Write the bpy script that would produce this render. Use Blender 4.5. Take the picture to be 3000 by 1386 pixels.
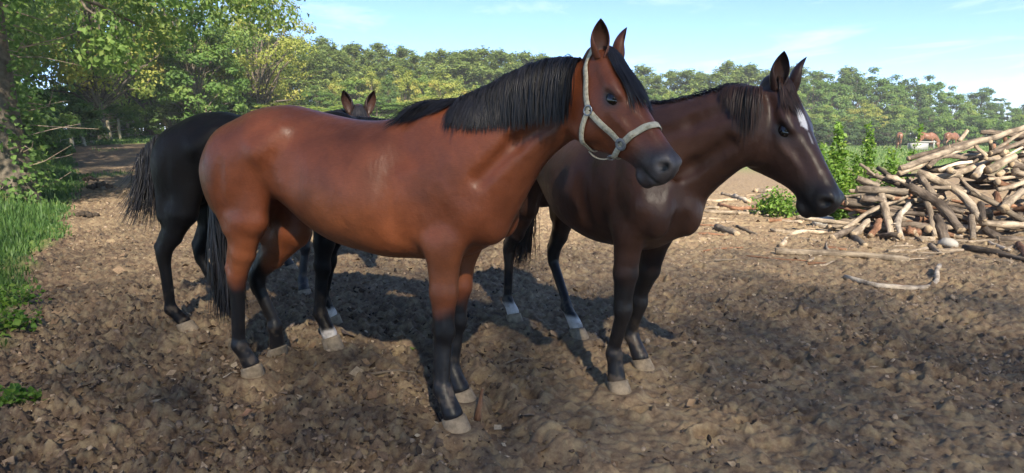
import bpy, math, os, random
import numpy as np
from mathutils import Vector, Matrix

for _o in list(bpy.data.objects):
    bpy.data.objects.remove(_o, do_unlink=True)
SC = bpy.context.scene
COL = SC.collection
STAGE = os.environ.get('STAGE', 'all')

# ------------------------------------------------------------------ camera
IMW, IMH = 3000.0, 1386.0
FPX = 1850.0                      # focal length in photograph pixels
EYE = 1.45                        # camera height above the mud
HORIZON = 392.0                   # pixel row of the horizon
PITCH = math.atan((IMH / 2 - HORIZON) / FPX)
cam_d = bpy.data.cameras.new('camera')
cam_d.sensor_width = 36.0
cam_d.lens = FPX / IMW * 36.0
cam_d.clip_start = 0.05
cam_d.clip_end = 3000.0
cam = bpy.data.objects.new('camera', cam_d)
COL.objects.link(cam)
cam.location = (0, 0, EYE)
cam.rotation_euler = (math.pi / 2 - PITCH, 0, 0)
SC.camera = cam

# ------------------------------------------------------------------ sky, sun, exposure
SUN_EL = math.radians(36.0)
SUN_AZ = math.radians(168.0)      # compass angle of the sun from +Y, clockwise: behind the camera, a little to its right
w = bpy.data.worlds.new('World')
SC.world = w
w.use_nodes = True
nt = w.node_tree
for n in list(nt.nodes):
    nt.nodes.remove(n)
N = nt.nodes.new
out = N('ShaderNodeOutputWorld')
bg = N('ShaderNodeBackground'); bg.inputs['Strength'].default_value = 0.089
sky = N('ShaderNodeTexSky'); sky.sky_type = 'NISHITA'; sky.sun_disc = False
sky.sun_elevation = SUN_EL; sky.sun_rotation = SUN_AZ
sky.altitude = 100; sky.air_density = 0.55; sky.dust_density = 0.0; sky.ozone_density = 5.0
# thin streaky clouds over the whole sky, drawn on a high flat layer
tc = N('ShaderNodeTexCoord')
sep = N('ShaderNodeSeparateXYZ'); nt.links.new(tc.outputs['Generated'], sep.inputs[0])
mx = N('ShaderNodeMath'); mx.operation = 'MAXIMUM'; mx.inputs[1].default_value = 0.03
nt.links.new(sep.outputs['Z'], mx.inputs[0])
dv = N('ShaderNodeVectorMath'); dv.operation = 'DIVIDE'
cmb = N('ShaderNodeCombineXYZ')
for k in range(3):
    nt.links.new(mx.outputs[0], cmb.inputs[k])
nt.links.new(tc.outputs['Generated'], dv.inputs[0]); nt.links.new(cmb.outputs[0], dv.inputs[1])
mp = N('ShaderNodeMapping'); mp.inputs['Scale'].default_value = (0.55, 0.30, 1.0)
mp.inputs['Location'].default_value = (5.3, 2.2, 0)
mp.inputs['Rotation'].default_value = (0, 0, 0.25)
nt.links.new(dv.outputs[0], mp.inputs['Vector'])
nz = N('ShaderNodeTexNoise'); nz.inputs['Scale'].default_value = 1.3
nz.inputs['Detail'].default_value = 9; nz.inputs['Roughness'].default_value = 0.62
nz.inputs['Distortion'].default_value = 0.4
nt.links.new(mp.outputs[0], nz.inputs['Vector'])
rp = N('ShaderNodeValToRGB')
rp.color_ramp.elements[0].position = 0.53; rp.color_ramp.elements[0].color = (0, 0, 0, 1)
rp.color_ramp.elements[1].position = 0.78; rp.color_ramp.elements[1].color = (1, 1, 1, 1)
nt.links.new(nz.outputs['Fac'], rp.inputs['Fac'])
mixc = N('ShaderNodeMix'); mixc.data_type = 'RGBA'
fm = N('ShaderNodeMath'); fm.operation = 'MULTIPLY'; fm.inputs[1].default_value = 0.62
nt.links.new(rp.outputs['Color'], fm.inputs[0])
nt.links.new(fm.outputs[0], mixc.inputs['Factor'])
nt.links.new(sky.outputs['Color'], mixc.inputs['A'])
mixc.inputs['B'].default_value = (5.0, 5.5, 6.0, 1)
nt.links.new(mixc.outputs['Result'], bg.inputs['Color'])
nt.links.new(bg.outputs[0], out.inputs['Surface'])

sun_d = bpy.data.lights.new('sun', 'SUN')
sun_d.energy = 4.5; sun_d.angle = math.radians(0.9); sun_d.color = (1.0, 0.90, 0.74)
sun = bpy.data.objects.new('sun', sun_d)
COL.objects.link(sun)
SUN_DIR = Vector((math.sin(SUN_AZ) * math.cos(SUN_EL), math.cos(SUN_AZ) * math.cos(SUN_EL), math.sin(SUN_EL)))
sun.rotation_euler = (-SUN_DIR).to_track_quat('-Z', 'Y').to_euler()

vs = SC.view_settings
vs.view_transform = 'Standard'; vs.look = 'None'; vs.gamma = 1.0
vs.use_curve_mapping = False
vs.exposure = 1.72
SC.render.film_transparent = False
SC.cycles.max_bounces = 6
SC.cycles.diffuse_bounces = 4
SC.cycles.transparent_max_bounces = 8
SC.cycles.use_denoising = True

# ------------------------------------------------------------------ small helpers
rng = np.random.default_rng(7)

def sstep(a, b, x):
    t = np.clip((np.asarray(x, float) - a) / (b - a), 0, 1)
    return t * t * (3 - 2 * t)

def pray(px, py):
    u = (px - IMW / 2) / FPX
    v = (py - IMH / 2) / FPX
    cp, sp = math.cos(PITCH), math.sin(PITCH)
    return np.array([u, cp - v * sp, -sp - v * cp])

def pground(px, py, z=0.0):
    d = pray(px, py)
    t = (z - EYE) / d[2]
    return np.array([0, 0, EYE]) + t * d

def pdepth(px, py, y):
    d = pray(px, py)
    return np.array([0, 0, EYE]) + d * (y / d[1])

def _hash(ix, iy, iz, seed):
    h = (ix.astype(np.int64) * 374761393 + iy.astype(np.int64) * 668265263 + iz.astype(np.int64) * 2147483647 + seed * 1274126177)
    h = (h ^ (h >> 13)) * 1274126177
    h = h & 0x7fffffff
    h = (h ^ (h >> 16)) & 0xffff
    return h / 65535.0

def vnoise2(x, y, seed=0):
    x = np.asarray(x, float); y = np.asarray(y, float)
    ix = np.floor(x).astype(np.int64); iy = np.floor(y).astype(np.int64)
    fx = x - ix; fy = y - iy
    fx = fx * fx * fx * (fx * (fx * 6 - 15) + 10); fy = fy * fy * fy * (fy * (fy * 6 - 15) + 10)
    z = np.zeros_like(ix)
    a = _hash(ix, iy, z, seed); b = _hash(ix + 1, iy, z, seed)
    c = _hash(ix, iy + 1, z, seed); d = _hash(ix + 1, iy + 1, z, seed)
    return (a * (1 - fx) + b * fx) * (1 - fy) + (c * (1 - fx) + d * fx) * fy

def fbm2(x, y, oct=4, seed=0, gain=0.5):
    s = 0; a = 1; t = 0
    for k in range(oct):
        s = s + a * vnoise2(x * 2 ** k + 17.3 * k, y * 2 ** k - 9.1 * k, seed + k); t += a; a *= gain
    return s / t

def vnoise3(P, seed=0):
    ip = np.floor(P).astype(np.int64); f = P - ip; f = f * f * (3 - 2 * f)
    r = 0
    for dx in (0, 1):
        for dy in (0, 1):
            for dz in (0, 1):
                wgt = (f[..., 0] if dx else 1 - f[..., 0]) * (f[..., 1] if dy else 1 - f[..., 1]) * (f[..., 2] if dz else 1 - f[..., 2])
                r = r + wgt * _hash(ip[..., 0] + dx, ip[..., 1] + dy, ip[..., 2] + dz, seed)
    return r

def mesh_np(name, V, F, smooth=False, mat=None, attrs=None):
    """mesh from numpy arrays; F is an (n,3) or (n,4) array or a list of such arrays"""
    me = bpy.data.meshes.new(name)
    V = np.asarray(V, np.float32)
    Fs = [np.asarray(f, np.int32) for f in (F if isinstance(F, list) else [F]) if len(f)]
    me.vertices.add(len(V)); me.vertices.foreach_set('co', V.ravel())
    loops = np.concatenate([f.ravel() for f in Fs])
    sizes = np.concatenate([np.full(len(f), f.shape[1], np.int32) for f in Fs])
    starts = np.concatenate([[0], np.cumsum(sizes)[:-1]]).astype(np.int32)
    me.loops.add(len(loops)); me.loops.foreach_set('vertex_index', loops)
    me.polygons.add(len(sizes)); me.polygons.foreach_set('loop_start', starts)
    try:
        me.polygons.foreach_set('loop_total', sizes)
    except Exception:
        pass
    me.update(calc_edges=True)
    if smooth:
        me.polygons.foreach_set('use_smooth', np.ones(len(sizes), bool))
    if attrs:
        for k, a in attrs.items():
            a = np.asarray(a, np.float32)
            if a.ndim == 1:
                at = me.attributes.new(k, 'FLOAT', 'POINT'); at.data.foreach_set('value', a)
            else:
                if a.shape[1] == 3:
                    a = np.concatenate([a, np.ones((len(a), 1), np.float32)], 1)
                at = me.attributes.new(k, 'FLOAT_COLOR', 'POINT'); at.data.foreach_set('color', a.ravel())
    if mat is not None:
        me.materials.append(mat)
    return me

def obj(name, me, parent=None, label=None, cat=None, group=None, kind=None):
    o = bpy.data.objects.new(name, me)
    COL.objects.link(o)
    if parent is not None:
        o.parent = parent
    if label: o['label'] = label
    if cat: o['category'] = cat
    if group: o['group'] = group
    if kind: o['kind'] = kind
    return o

def empty(name, loc=(0, 0, 0), rz=0.0, **k):
    o = obj(name, None, **k)
    o.location = loc; o.rotation_euler = (0, 0, rz); o.empty_display_size = 0.2
    return o

# ------------------------------------------------------------------ materials
def new_mat(name):
    m = bpy.data.materials.new(name); m.use_nodes = True
    t = m.node_tree
    b = t.nodes['Principled BSDF']
    return m, t, b

def nd(t, typ, **k):
    n = t.nodes.new(typ)
    for a, v in k.items():
        if hasattr(n, a):
            setattr(n, a, v)
    return n

def noise_node(t, scale, detail=4, rough=0.55, coord=None, dist=0.0):
    n = t.nodes.new('ShaderNodeTexNoise')
    n.inputs['Scale'].default_value = scale; n.inputs['Detail'].default_value = detail
    n.inputs['Roughness'].default_value = rough; n.inputs['Distortion'].default_value = dist
    if coord is not None:
        t.links.new(coord, n.inputs['Vector'])
    return n

def ramp_node(t, fac, stops):
    r = t.nodes.new('ShaderNodeValToRGB')
    e = r.color_ramp.elements
    while len(e) < len(stops):
        e.new(0.5)
    for k, (p, c) in enumerate(stops):
        e[k].position = p
        e[k].color = (*c, 1) if len(c) == 3 else c
    t.links.new(fac, r.inputs['Fac'])
    return r

def mix_node(t, fac, a, b, mode='MIX'):
    m = t.nodes.new('ShaderNodeMix'); m.data_type = 'RGBA'; m.blend_type = mode
    for sock, val in ((m.inputs['Factor'], fac), (m.inputs['A'], a), (m.inputs['B'], b)):
        if hasattr(val, 'is_output'):
            t.links.new(val, sock)
        elif isinstance(val, (int, float)):
            sock.default_value = val
        else:
            sock.default_value = (*val, 1)
    return m

def bump_node(t, height, b, strength=0.3, dist=0.01):
    n = t.nodes.new('ShaderNodeBump')
    n.inputs['Strength'].default_value = strength; n.inputs['Distance'].default_value = dist
    t.links.new(height, n.inputs['Height']); t.links.new(n.outputs[0], b.inputs['Normal'])
    return n

def simple_mat(name, c1, c2, scale=20, rough=0.8, bump=0.3, bdist=0.005, spec=0.3, detail=5):
    m, t, b = new_mat(name)
    tc = nd(t, 'ShaderNodeTexCoord')
    n = noise_node(t, scale, detail, 0.6, tc.outputs['Object'])
    r = ramp_node(t, n.outputs['Fac'], [(0.3, c1), (0.7, c2)])
    t.links.new(r.outputs['Color'], b.inputs['Base Color'])
    b.inputs['Roughness'].default_value = rough
    b.inputs['Specular IOR Level'].default_value = spec
    if bump:
        n2 = noise_node(t, scale * 3, 6, 0.65, tc.outputs['Object'])
        bump_node(t, n2.outputs['Fac'], b, bump, bdist)
    return m

def leaf_mat(name, cols, trans=0.35, rough=0.55):
    """leaf colour varies per leaf through the 'tint' attribute"""
    m, t, b = new_mat(name)
    at = nd(t, 'ShaderNodeAttribute'); at.attribute_name = 'tint'
    n = len(cols)
    r = ramp_node(t, at.outputs['Fac'], [(k / (n - 1), c) for k, c in enumerate(cols)])
    t.links.new(r.outputs['Color'], b.inputs['Base Color'])
    b.inputs['Roughness'].default_value = rough
    b.inputs['Specular IOR Level'].default_value = 0.25
    tr = nd(t, 'ShaderNodeBsdfTranslucent')
    hs = nd(t, 'ShaderNodeHueSaturation'); hs.inputs['Value'].default_value = 1.5; hs.inputs['Saturation'].default_value = 1.1
    t.links.new(r.outputs['Color'], hs.inputs['Color'])
    t.links.new(hs.outputs[0], tr.inputs['Color'])
    mx = nd(t, 'ShaderNodeMixShader'); mx.inputs[0].default_value = trans
    t.links.new(b.outputs[0], mx.inputs[1]); t.links.new(tr.outputs[0], mx.inputs[2])
    t.links.new(mx.outputs[0], t.nodes['Material Output'].inputs['Surface'])
    return m

# ------------------------------------------------------------------ terrain
def base_z(x, y):
    """smooth lie of the land: flat yard, a low bank on the left, rising gently towards the left wood"""
    x = np.asarray(x, float); y = np.asarray(y, float)
    vx = verge_x(y)
    bank = 0.14 * sstep(0.15, -1.6, x - vx) * sstep(1, 3, y)
    far = np.interp(y, [0, 11, 14, 20, 28, 38, 60, 200], [0, 0, 0.08, 0.26, 0.80, 1.22, 1.6, 2.0]) * sstep(-2.0, -12.0, x)
    return bank + far

def verge_x(y):
    """x of the grass edge on the left as a function of distance"""
    y = np.asarray(y, float)
    return np.interp(y, [0, 2.6, 3.2, 4.2, 5.2, 7.0, 9.0, 12.0, 16.0, 20.0, 28.0, 45.0, 80], [-3.1, -3.1, -3.15, -3.5, -4.3, -5.5, -6.6, -8.5, -11.0, -13.8, -19.5, -34, -62])

# ================================================================== HORSES
# A horse is one continuous skin: anatomical solids (lofts and tapered elliptic limbs) are blended
# in a distance field and the skin is taken from the field as one mesh.
class Ell:
    def __init__(s, c, r, axes=None, k=0.04, sub=False):
        s.c = np.array(c, float); s.r = np.array(r, float); s.k = k; s.sub = sub
        s.A = np.eye(3) if axes is None else np.array(axes, float)
        R = float(max(s.r)) + k + 0.02
        s.lo = s.c - R; s.hi = s.c + R
    def d(s, P):
        q = (P - s.c) @ s.A.T
        k0 = np.sqrt(((q / s.r) ** 2).sum(-1)); k1 = np.sqrt(((q / s.r ** 2) ** 2).sum(-1)) + 1e-9
        return k0 * (k0 - 1) / k1

class Limb:
    """tapered limb from a to b; ra, rb = (radius along 'side' direction u, radius along the other)"""
    def __init__(s, a, b, ra, rb, u=(1, 0, 0), k=0.03, sub=False):
        s.a = np.array(a, float); s.b = np.array(b, float)
        s.ra = np.array(ra, float) * np.ones(2); s.rb = np.array(rb, float) * np.ones(2)
        dv = s.b - s.a; s.L = np.linalg.norm(dv); s.t = dv / s.L
        u = np.array(u, float); u = u - s.t * (u @ s.t); s.u = u / np.linalg.norm(u); s.v = np.cross(s.t, s.u)
        s.k = k; s.sub = sub
        R = max(s.ra.max(), s.rb.max()) + k + 0.02
        s.lo = np.minimum(s.a, s.b) - R; s.hi = np.maximum(s.a, s.b) + R
    def d(s, P):
        q = P - s.a
        ax = q @ s.t; t = np.clip(ax / s.L, 0, 1)
        w_ = ax - t * s.L
        ru = s.ra[0] + (s.rb[0] - s.ra[0]) * t; rv = s.ra[1] + (s.rb[1] - s.ra[1]) * t
        rw = np.minimum(ru, rv)
        qu, qv = q @ s.u, q @ s.v
        k0 = np.sqrt((qu / ru) ** 2 + (qv / rv) ** 2 + (w_ / rw) ** 2)
        k1 = np.sqrt((qu / ru ** 2) ** 2 + (qv / rv ** 2) ** 2 + (w_ / rw ** 2) ** 2) + 1e-9
        return k0 * (k0 - 1) / k1

def crspline(xs, ys, n):
    """smooth (monotone-ish) resampling of stations"""
    xs = np.array(xs, float); ys = np.array(ys, float)
    m = np.gradient(ys, xs, axis=0)
    X = np.linspace(xs[0], xs[-1], n)
    i = np.clip(np.searchsorted(xs, X, side='right') - 1, 0, len(xs) - 2)
    h = (xs[i + 1] - xs[i]); t = (X - xs[i]) / h
    if ys.ndim == 2:
        t = t[:, None]; h = h[:, None]
    return X, (2 * t ** 3 - 3 * t ** 2 + 1) * ys[i] + (t ** 3 - 2 * t ** 2 + t) * h * m[i] + (-2 * t ** 3 + 3 * t ** 2) * ys[i + 1] + (t ** 3 - t ** 2) * h * m[i + 1]

class Loft:
    """stations along local x: (x, top, bottom, half width, height of the widest point 0..1, upper exponent, lower exponent)"""
    def __init__(s, st, org=(0, 0, 0), axes=None, k=0.05):
        st = np.array(st, float)
        s.X, s.S = crspline(st[:, 0], st[:, 1:], 240)
        s.org = np.array(org, float); s.A = np.eye(3) if axes is None else np.array(axes, float)
        s.k = k; s.sub = False
        c = []
        for x, (tp, bt, hw, *_r) in zip(s.X, s.S):
            for yy in (-hw, hw):
                for zz in (tp, bt):
                    c.append(s.org + np.array([x, yy, zz]) @ s.A)
        c = np.array(c); s.lo = c.min(0) - k - 0.05; s.hi = c.max(0) + k + 0.05
    def d(s, P):
        q = (P - s.org) @ s.A.T
        x = np.clip(q[..., 0], s.X[0], s.X[-1]); ax = q[..., 0] - x
        g = [np.interp(x, s.X, s.S[:, j]) for j in range(6)]
        tp, bt, hw, fz, nu, nl = g
        zc = bt + (tp - bt) * fz
        dz = q[..., 2] - zc
        hh = np.where(dz > 0, tp - zc, zc - bt); n = np.where(dz > 0, nu, nl)
        ay = np.abs(q[..., 1]) / hw; az = np.abs(dz) / hh
        k0 = (ay ** n + az ** n + 1e-12) ** (1 / n)
        r = np.sqrt(q[..., 1] ** 2 + dz ** 2) + 1e-9
        d = r * (1 - 1 / np.maximum(k0, 1e-3))
        d = np.where(k0 < 0.15, -0.85 * np.minimum(hw, hh), d)
        return np.where(ax != 0, np.sqrt(np.maximum(d, 0) ** 2 + ax ** 2), d)

def smin(a, b, k):
    h = np.clip(0.5 + 0.5 * (b - a) / k, 0, 1)
    return b + (a - b) * h - k * h * (1 - h)

def field(prims, P):
    F = np.full(P.shape[:-1], 1.0)
    for p in prims:
        d = p.d(P)
        F = -smin(-F, d, p.k) if p.sub else smin(F, d, p.k)
    return F

def field_grad(prims, P, e=0.004):
    f0 = field(prims, P)
    g = np.stack([field(prims, P + np.eye(3)[i] * e) - f0 for i in range(3)], -1)
    return f0, g / (np.linalg.norm(g, axis=-1, keepdims=True) + 1e-9)

def skin(prims, h):
    lo = np.min([p.lo for p in prims if not p.sub], 0); hi = np.max([p.hi for p in prims if not p.sub], 0)
    n = np.ceil((hi - lo) / h).astype(int) + 1
    G = np.full(n, 0.5, np.float32)
    ax = [lo[i] + h * np.arange(n[i]) for i in range(3)]
    for p in prims:
        i0 = np.clip(np.floor((p.lo - lo) / h).astype(int), 0, n - 1); i1 = np.clip(np.ceil((p.hi - lo) / h).astype(int) + 1, 1, n)
        if np.any(i1 <= i0):
            continue
        P = np.stack(np.meshgrid(*[ax[i][i0[i]:i1[i]] for i in range(3)], indexing='ij'), -1)
        d = p.d(P)
        sl = tuple(slice(a, b) for a, b in zip(i0, i1))
        G[sl] = -smin(-G[sl], d, p.k) if p.sub else smin(G[sl], d, p.k)
    # surface nets
    S = G < 0
    c = np.zeros(n - 1, np.int8)
    for dx in (0, 1):
        for dy in (0, 1):
            for dz in (0, 1):
                c += S[dx:n[0] - 1 + dx, dy:n[1] - 1 + dy, dz:n[2] - 1 + dz]
    act = (c > 0) & (c < 8)
    idx = np.argwhere(act)
    vid = np.full(n - 1, -1, np.int64); vid[act] = np.arange(len(idx))
    acc = np.zeros((len(idx), 3)); cnt = np.zeros(len(idx))
    corners = [(0, 0, 0), (1, 0, 0), (0, 1, 0), (1, 1, 0), (0, 0, 1), (1, 0, 1), (0, 1, 1), (1, 1, 1)]
    for a in range(8):
        for b in range(a + 1, 8):
            ca, cb = np.array(corners[a]), np.array(corners[b])
            if np.abs(ca - cb).sum() != 1:
                continue
            ga = G[tuple((idx + ca).T)]; gb = G[tuple((idx + cb).T)]
            m = (ga < 0) != (gb < 0)
            t = np.where(m, ga / np.where(m, ga - gb, 1), 0)
            acc += np.where(m[:, None], ca + t[:, None] * (cb - ca), 0); cnt += m
    V = lo + h * (idx + acc / cnt[:, None])
    Q = []
    for axis in range(3):
        o1, o2 = (axis + 1) % 3, (axis + 2) % 3
        sl0 = [slice(None)] * 3; sl1 = [slice(None)] * 3
        sl0[axis] = slice(0, n[axis] - 1); sl1[axis] = slice(1, n[axis])
        A0 = S[tuple(sl0)]; A1 = S[tuple(sl1)]
        e = np.argwhere(A0 != A1)
        e = e[(e[:, o1] > 0) & (e[:, o2] > 0) & (e[:, o1] < n[o1] - 1) & (e[:, o2] < n[o2] - 1)]
        inside = A0[tuple(e.T)]
        e1 = np.eye(3, dtype=int)[o1]; e2 = np.eye(3, dtype=int)[o2]
        q = np.stack([vid[tuple((e - e1 - e2).T)], vid[tuple((e - e2).T)], vid[tuple(e.T)], vid[tuple((e - e1).T)]], 1)
        q[~inside] = q[~inside][:, ::-1]
        Q.append(q)
    Q = np.concatenate(Q)
    # light smoothing
    ed = np.concatenate([Q[:, [0, 1]], Q[:, [1, 2]], Q[:, [2, 3]], Q[:, [3, 0]]])
    for it, lam in enumerate((0.55, -0.35, 0.55, -0.35, 0.4)):
        s_ = np.zeros_like(V); n_ = np.zeros(len(V))
        for j in range(3):
            s_[:, j] = np.bincount(ed[:, 0], V[ed[:, 1], j], len(V)) + np.bincount(ed[:, 1], V[ed[:, 0], j], len(V))
        n_ = np.bincount(ed[:, 0], minlength=len(V)) + np.bincount(ed[:, 1], minlength=len(V))
        V = V + lam * (s_ / np.maximum(n_, 1)[:, None] - V)
    return V, Q

# ---- materials of horses
def coat_mat(name, rough=0.43, spec=0.36):
    m, t, b = new_mat(name)
    at = nd(t, 'ShaderNodeAttribute'); at.attribute_name = 'coat'
    tc = nd(t, 'ShaderNodeTexCoord')
    n = noise_node(t, 9, 5, 0.6, tc.outputs['Object'])
    r = ramp_node(t, n.outputs['Fac'], [(0.3, (0.80, 0.76, 0.74)), (0.7, (1.16, 1.14, 1.12))])
    mp_ = nd(t, 'ShaderNodeMapping'); mp_.inputs['Scale'].default_value = (40, 160, 260)
    t.links.new(tc.outputs['Object'], mp_.inputs['Vector'])
    n2 = noise_node(t, 1.0, 3, 0.6, mp_.outputs[0])
    r2 = ramp_node(t, n2.outputs['Fac'], [(0.3, (0.86, 0.86, 0.86)), (0.7, (1.12, 1.12, 1.12))])
    m1 = mix_node(t, 1.0, at.outputs['Color'], r.outputs['Color'], 'MULTIPLY')
    m2 = mix_node(t, 1.0, m1.outputs['Result'], r2.outputs['Color'], 'MULTIPLY')
    t.links.new(m2.outputs['Result'], b.inputs['Base Color'])
    b.inputs['Roughness'].default_value = rough
    b.inputs['Specular IOR Level'].default_value = spec
    b.inputs['Sheen Weight'].default_value = 0.0
    b.inputs['Sheen Roughness'].default_value = 0.4
    n3 = noise_node(t, 26, 4, 0.6, tc.outputs['Object'])
    ad = nd(t, 'ShaderNodeMath'); ad.operation = 'MULTIPLY_ADD'; ad.inputs[1].default_value = 0.12
    t.links.new(n2.outputs['Fac'], ad.inputs[0]); t.links.new(n3.outputs['Fac'], ad.inputs[2])
    mps = nd(t, 'ShaderNodeMapping'); mps.inputs['Scale'].default_value = (11, 11, 3.2); mps.inputs['Rotation'].default_value = (0, 0.35, 0)
    t.links.new(tc.outputs['Object'], mps.inputs['Vector'])
    n4 = noise_node(t, 1.0, 3, 0.5, mps.outputs[0], 0.5)
    ad2 = nd(t, 'ShaderNodeMath'); ad2.operation = 'MULTIPLY_ADD'; ad2.inputs[1].default_value = 1.9
    t.links.new(n4.outputs['Fac'], ad2.inputs[0]); t.links.new(ad.outputs[0], ad2.inputs[2])
    bump_node(t, ad2.outputs[0], b, 0.42, 0.007)
    rr = nd(t, 'ShaderNodeMapRange'); rr.inputs['To Min'].default_value = rough - 0.14; rr.inputs['To Max'].default_value = rough + 0.16
    t.links.new(n3.outputs['Fac'], rr.inputs['Value']); t.links.new(rr.outputs[0], b.inputs['Roughness'])
    return m

def hair_mat(name, c1, c2, rough=0.45):
    m, t, b = new_mat(name)
    at = nd(t, 'ShaderNodeAttribute'); at.attribute_name = 'tint'
    r = ramp_node(t, at.outputs['Fac'], [(0.0, c1), (1.0, c2)])
    t.links.new(r.outputs['Color'], b.inputs['Base Color'])
    b.inputs['Roughness'].default_value = rough
    b.inputs['Specular IOR Level'].default_value = 0.3
    return m

MAT_COAT = coat_mat('horse_coat')
MAT_COAT_BLACK = coat_mat('black_horse_coat', 0.5, 0.13)
MAT_HAIR = hair_mat('black_hair', (0.004, 0.004, 0.005), (0.022, 0.020, 0.024))
MAT_HAIR_RED = hair_mat('dark_brown_hair', (0.008, 0.006, 0.006), (0.05, 0.022, 0.014))
MAT_HOOF = simple_mat('hoof', (0.17, 0.13, 0.088), (0.34, 0.265, 0.18), 30, 0.8, 0.4, 0.003)
def eye_mat():
    m, t, b = new_mat('horse_eye')
    b.inputs['Base Color'].default_value = (0.006, 0.004, 0.003, 1); b.inputs['Roughness'].default_value = 0.06
    b.inputs['Specular IOR Level'].default_value = 0.7
    return m
MAT_EYE = eye_mat()

TORSO = [  # x, top, bottom, half width, widest, upper exp, lower exp
    (-0.815, 1.24, 1.10, 0.05, 0.5, 2.0, 2.0),
    (-0.785, 1.38, 0.99, 0.15, 0.5, 2.0, 2.0),
    (-0.70, 1.475, 0.93, 0.225, 0.52, 2.0, 2.0),
    (-0.58, 1.555, 0.93, 0.262, 0.55, 2.05, 2.0),
    (-0.42, 1.60, 1.10, 0.268, 0.55, 2.05, 2.0),
    (-0.30, 1.605, 1.03, 0.256, 0.52, 2.0, 2.0),
    (-0.16, 1.575, 0.925, 0.260, 0.48, 1.95, 2.1),
    (0.00, 1.54, 0.855, 0.288, 0.45, 1.95, 2.15),
    (0.14, 1.52, 0.825, 0.303, 0.44, 1.9, 2.15),
    (0.28, 1.525, 0.80, 0.295, 0.43, 1.8, 2.1),
    (0.42, 1.56, 0.80, 0.25, 0.42, 1.6, 2.0),
    (0.54, 1.60, 0.80, 0.222, 0.42, 1.45, 2.0),
    (0.66, 1.585, 0.82, 0.212, 0.42, 1.5, 2.0),
    (0.76, 1.50, 0.86, 0.198, 0.42, 1.7, 2.0),
    (0.85, 1.36, 0.93, 0.165, 0.42, 2.0, 2.0),
    (0.905, 1.22, 1.03, 0.07, 0.5, 2.0, 2.0)]

HEAD = [  # u, forehead side, jaw side, half width ...   (n is measured out of the forehead)
    (-0.045, 0.0, -0.10, 0.03, 0.5, 2.0, 2.0),
    (-0.015, 0.020, -0.185, 0.070, 0.6, 2.0, 2.0),
    (0.05, 0.022, -0.275, 0.088, 0.62, 2.1, 2.0),
    (0.12, 0.018, -0.338, 0.102, 0.64, 2.5, 2.0),
    (0.18, 0.012, -0.356, 0.107, 0.66, 2.6, 2.0),
    (0.24, 0.006, -0.342, 0.100, 0.66, 2.4, 1.9),
    (0.30, 0.002, -0.300, 0.088, 0.66, 2.2, 1.8),
    (0.37, -0.002, -0.250, 0.074, 0.66, 2.1, 1.8),
    (0.44, -0.005, -0.208, 0.063, 0.62, 2.1, 1.9),
    (0.50, -0.006, -0.190, 0.057, 0.58, 2.2, 2.0),
    (0.555, -0.009, -0.180, 0.057, 0.56, 2.4, 2.2),
    (0.595, -0.020, -0.172, 0.053, 0.55, 2.4, 2.2),
    (0.620, -0.040, -0.158, 0.042, 0.55, 2.2, 2.2),
    (0.634, -0.066, -0.128, 0.023, 0.55, 2.0, 2.0)]

def head_frame(phi, pitch, roll=0.0):
    """axes rows: u towards the muzzle, w to the horse's left, n out of the forehead"""
    h = np.array([math.cos(phi), math.sin(phi), 0]); z = np.array([0, 0, 1.0])
    u = h * math.cos(pitch) - z * math.sin(pitch)
    n = h * math.sin(pitch) + z * math.cos(pitch)
    w_ = np.array([-math.sin(phi), math.cos(phi), 0])
    c, s = math.cos(roll), math.sin(roll)
    return np.array([u, w_ * c + n * s, n * c - w_ * s])

def ribbons(paths, widths, normals, tint):
    """paths (n,m,3), widths (n,m), normals (n,m,3): flat slightly keeled hair locks"""
    n, m, _ = paths.shape
    T = np.gradient(paths, axis=1); T /= np.linalg.norm(T, axis=-1, keepdims=True) + 1e-9
    W = np.cross(T, normals); W /= np.linalg.norm(W, axis=-1, keepdims=True) + 1e-9
    Nn = np.cross(W, T)
    a = paths - W * widths[..., None]; b = paths + Nn * widths[..., None] * 0.6; c = paths + W * widths[..., None]
    V = np.stack([a, b, c], 2).reshape(-1, 3)
    i = (np.arange(n)[:, None] * m + np.arange(m - 1)[None, :]).ravel() * 3
    F = np.concatenate([np.stack([i, i + 1, i + 4, i + 3], 1), np.stack([i + 1, i + 2, i + 5, i + 4], 1)])
    return V, F, np.repeat(tint, m * 3)

def grow_hair(prims, roots, dirs, lens, steps, grav, rg, clear=0.006, wob=0.01, side=None, clump=None, sidew=0.0):
    """hair falling from the roots under gravity, sliding over the skin"""
    n = len(roots)
    P = roots.copy(); D = dirs.copy()
    out_, nor = [P.copy()], []
    ph = rg.uniform(0, 6.28, (n, 2)); fr = rg.uniform(0.6, 1.6, n)
    if clump is not None:
        ph = ph * 0.25 + clump[:, None] * 2.4
    for sidx in range(steps - 1):
        D = D + grav * (0.55 if sidx else 0.15)
        if side is not None:
            D = D + side * sidew * max(0, 1 - sidx / 4)
        D /= np.linalg.norm(D, axis=1, keepdims=True)
        ds = (lens / (steps - 1))[:, None]
        wv = np.stack([np.sin(ph[:, 0] + sidx * fr), 0 * fr, 0 * fr], 1) * wob
        P = P + D * ds + wv * ds * 8
        f, g = field_grad(prims, P)
        pen = np.clip(clear - f, 0, 0.08)[:, None]
        P = P + g * pen
        D = D - g * np.minimum((D * g).sum(1, keepdims=True), 0) * (pen > 0)
        if sidx == 0:
            nor.append(g)
        nor.append(g)
        out_.append(P.copy())
    return np.stack(out_, 1), np.stack(nor, 1)

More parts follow.
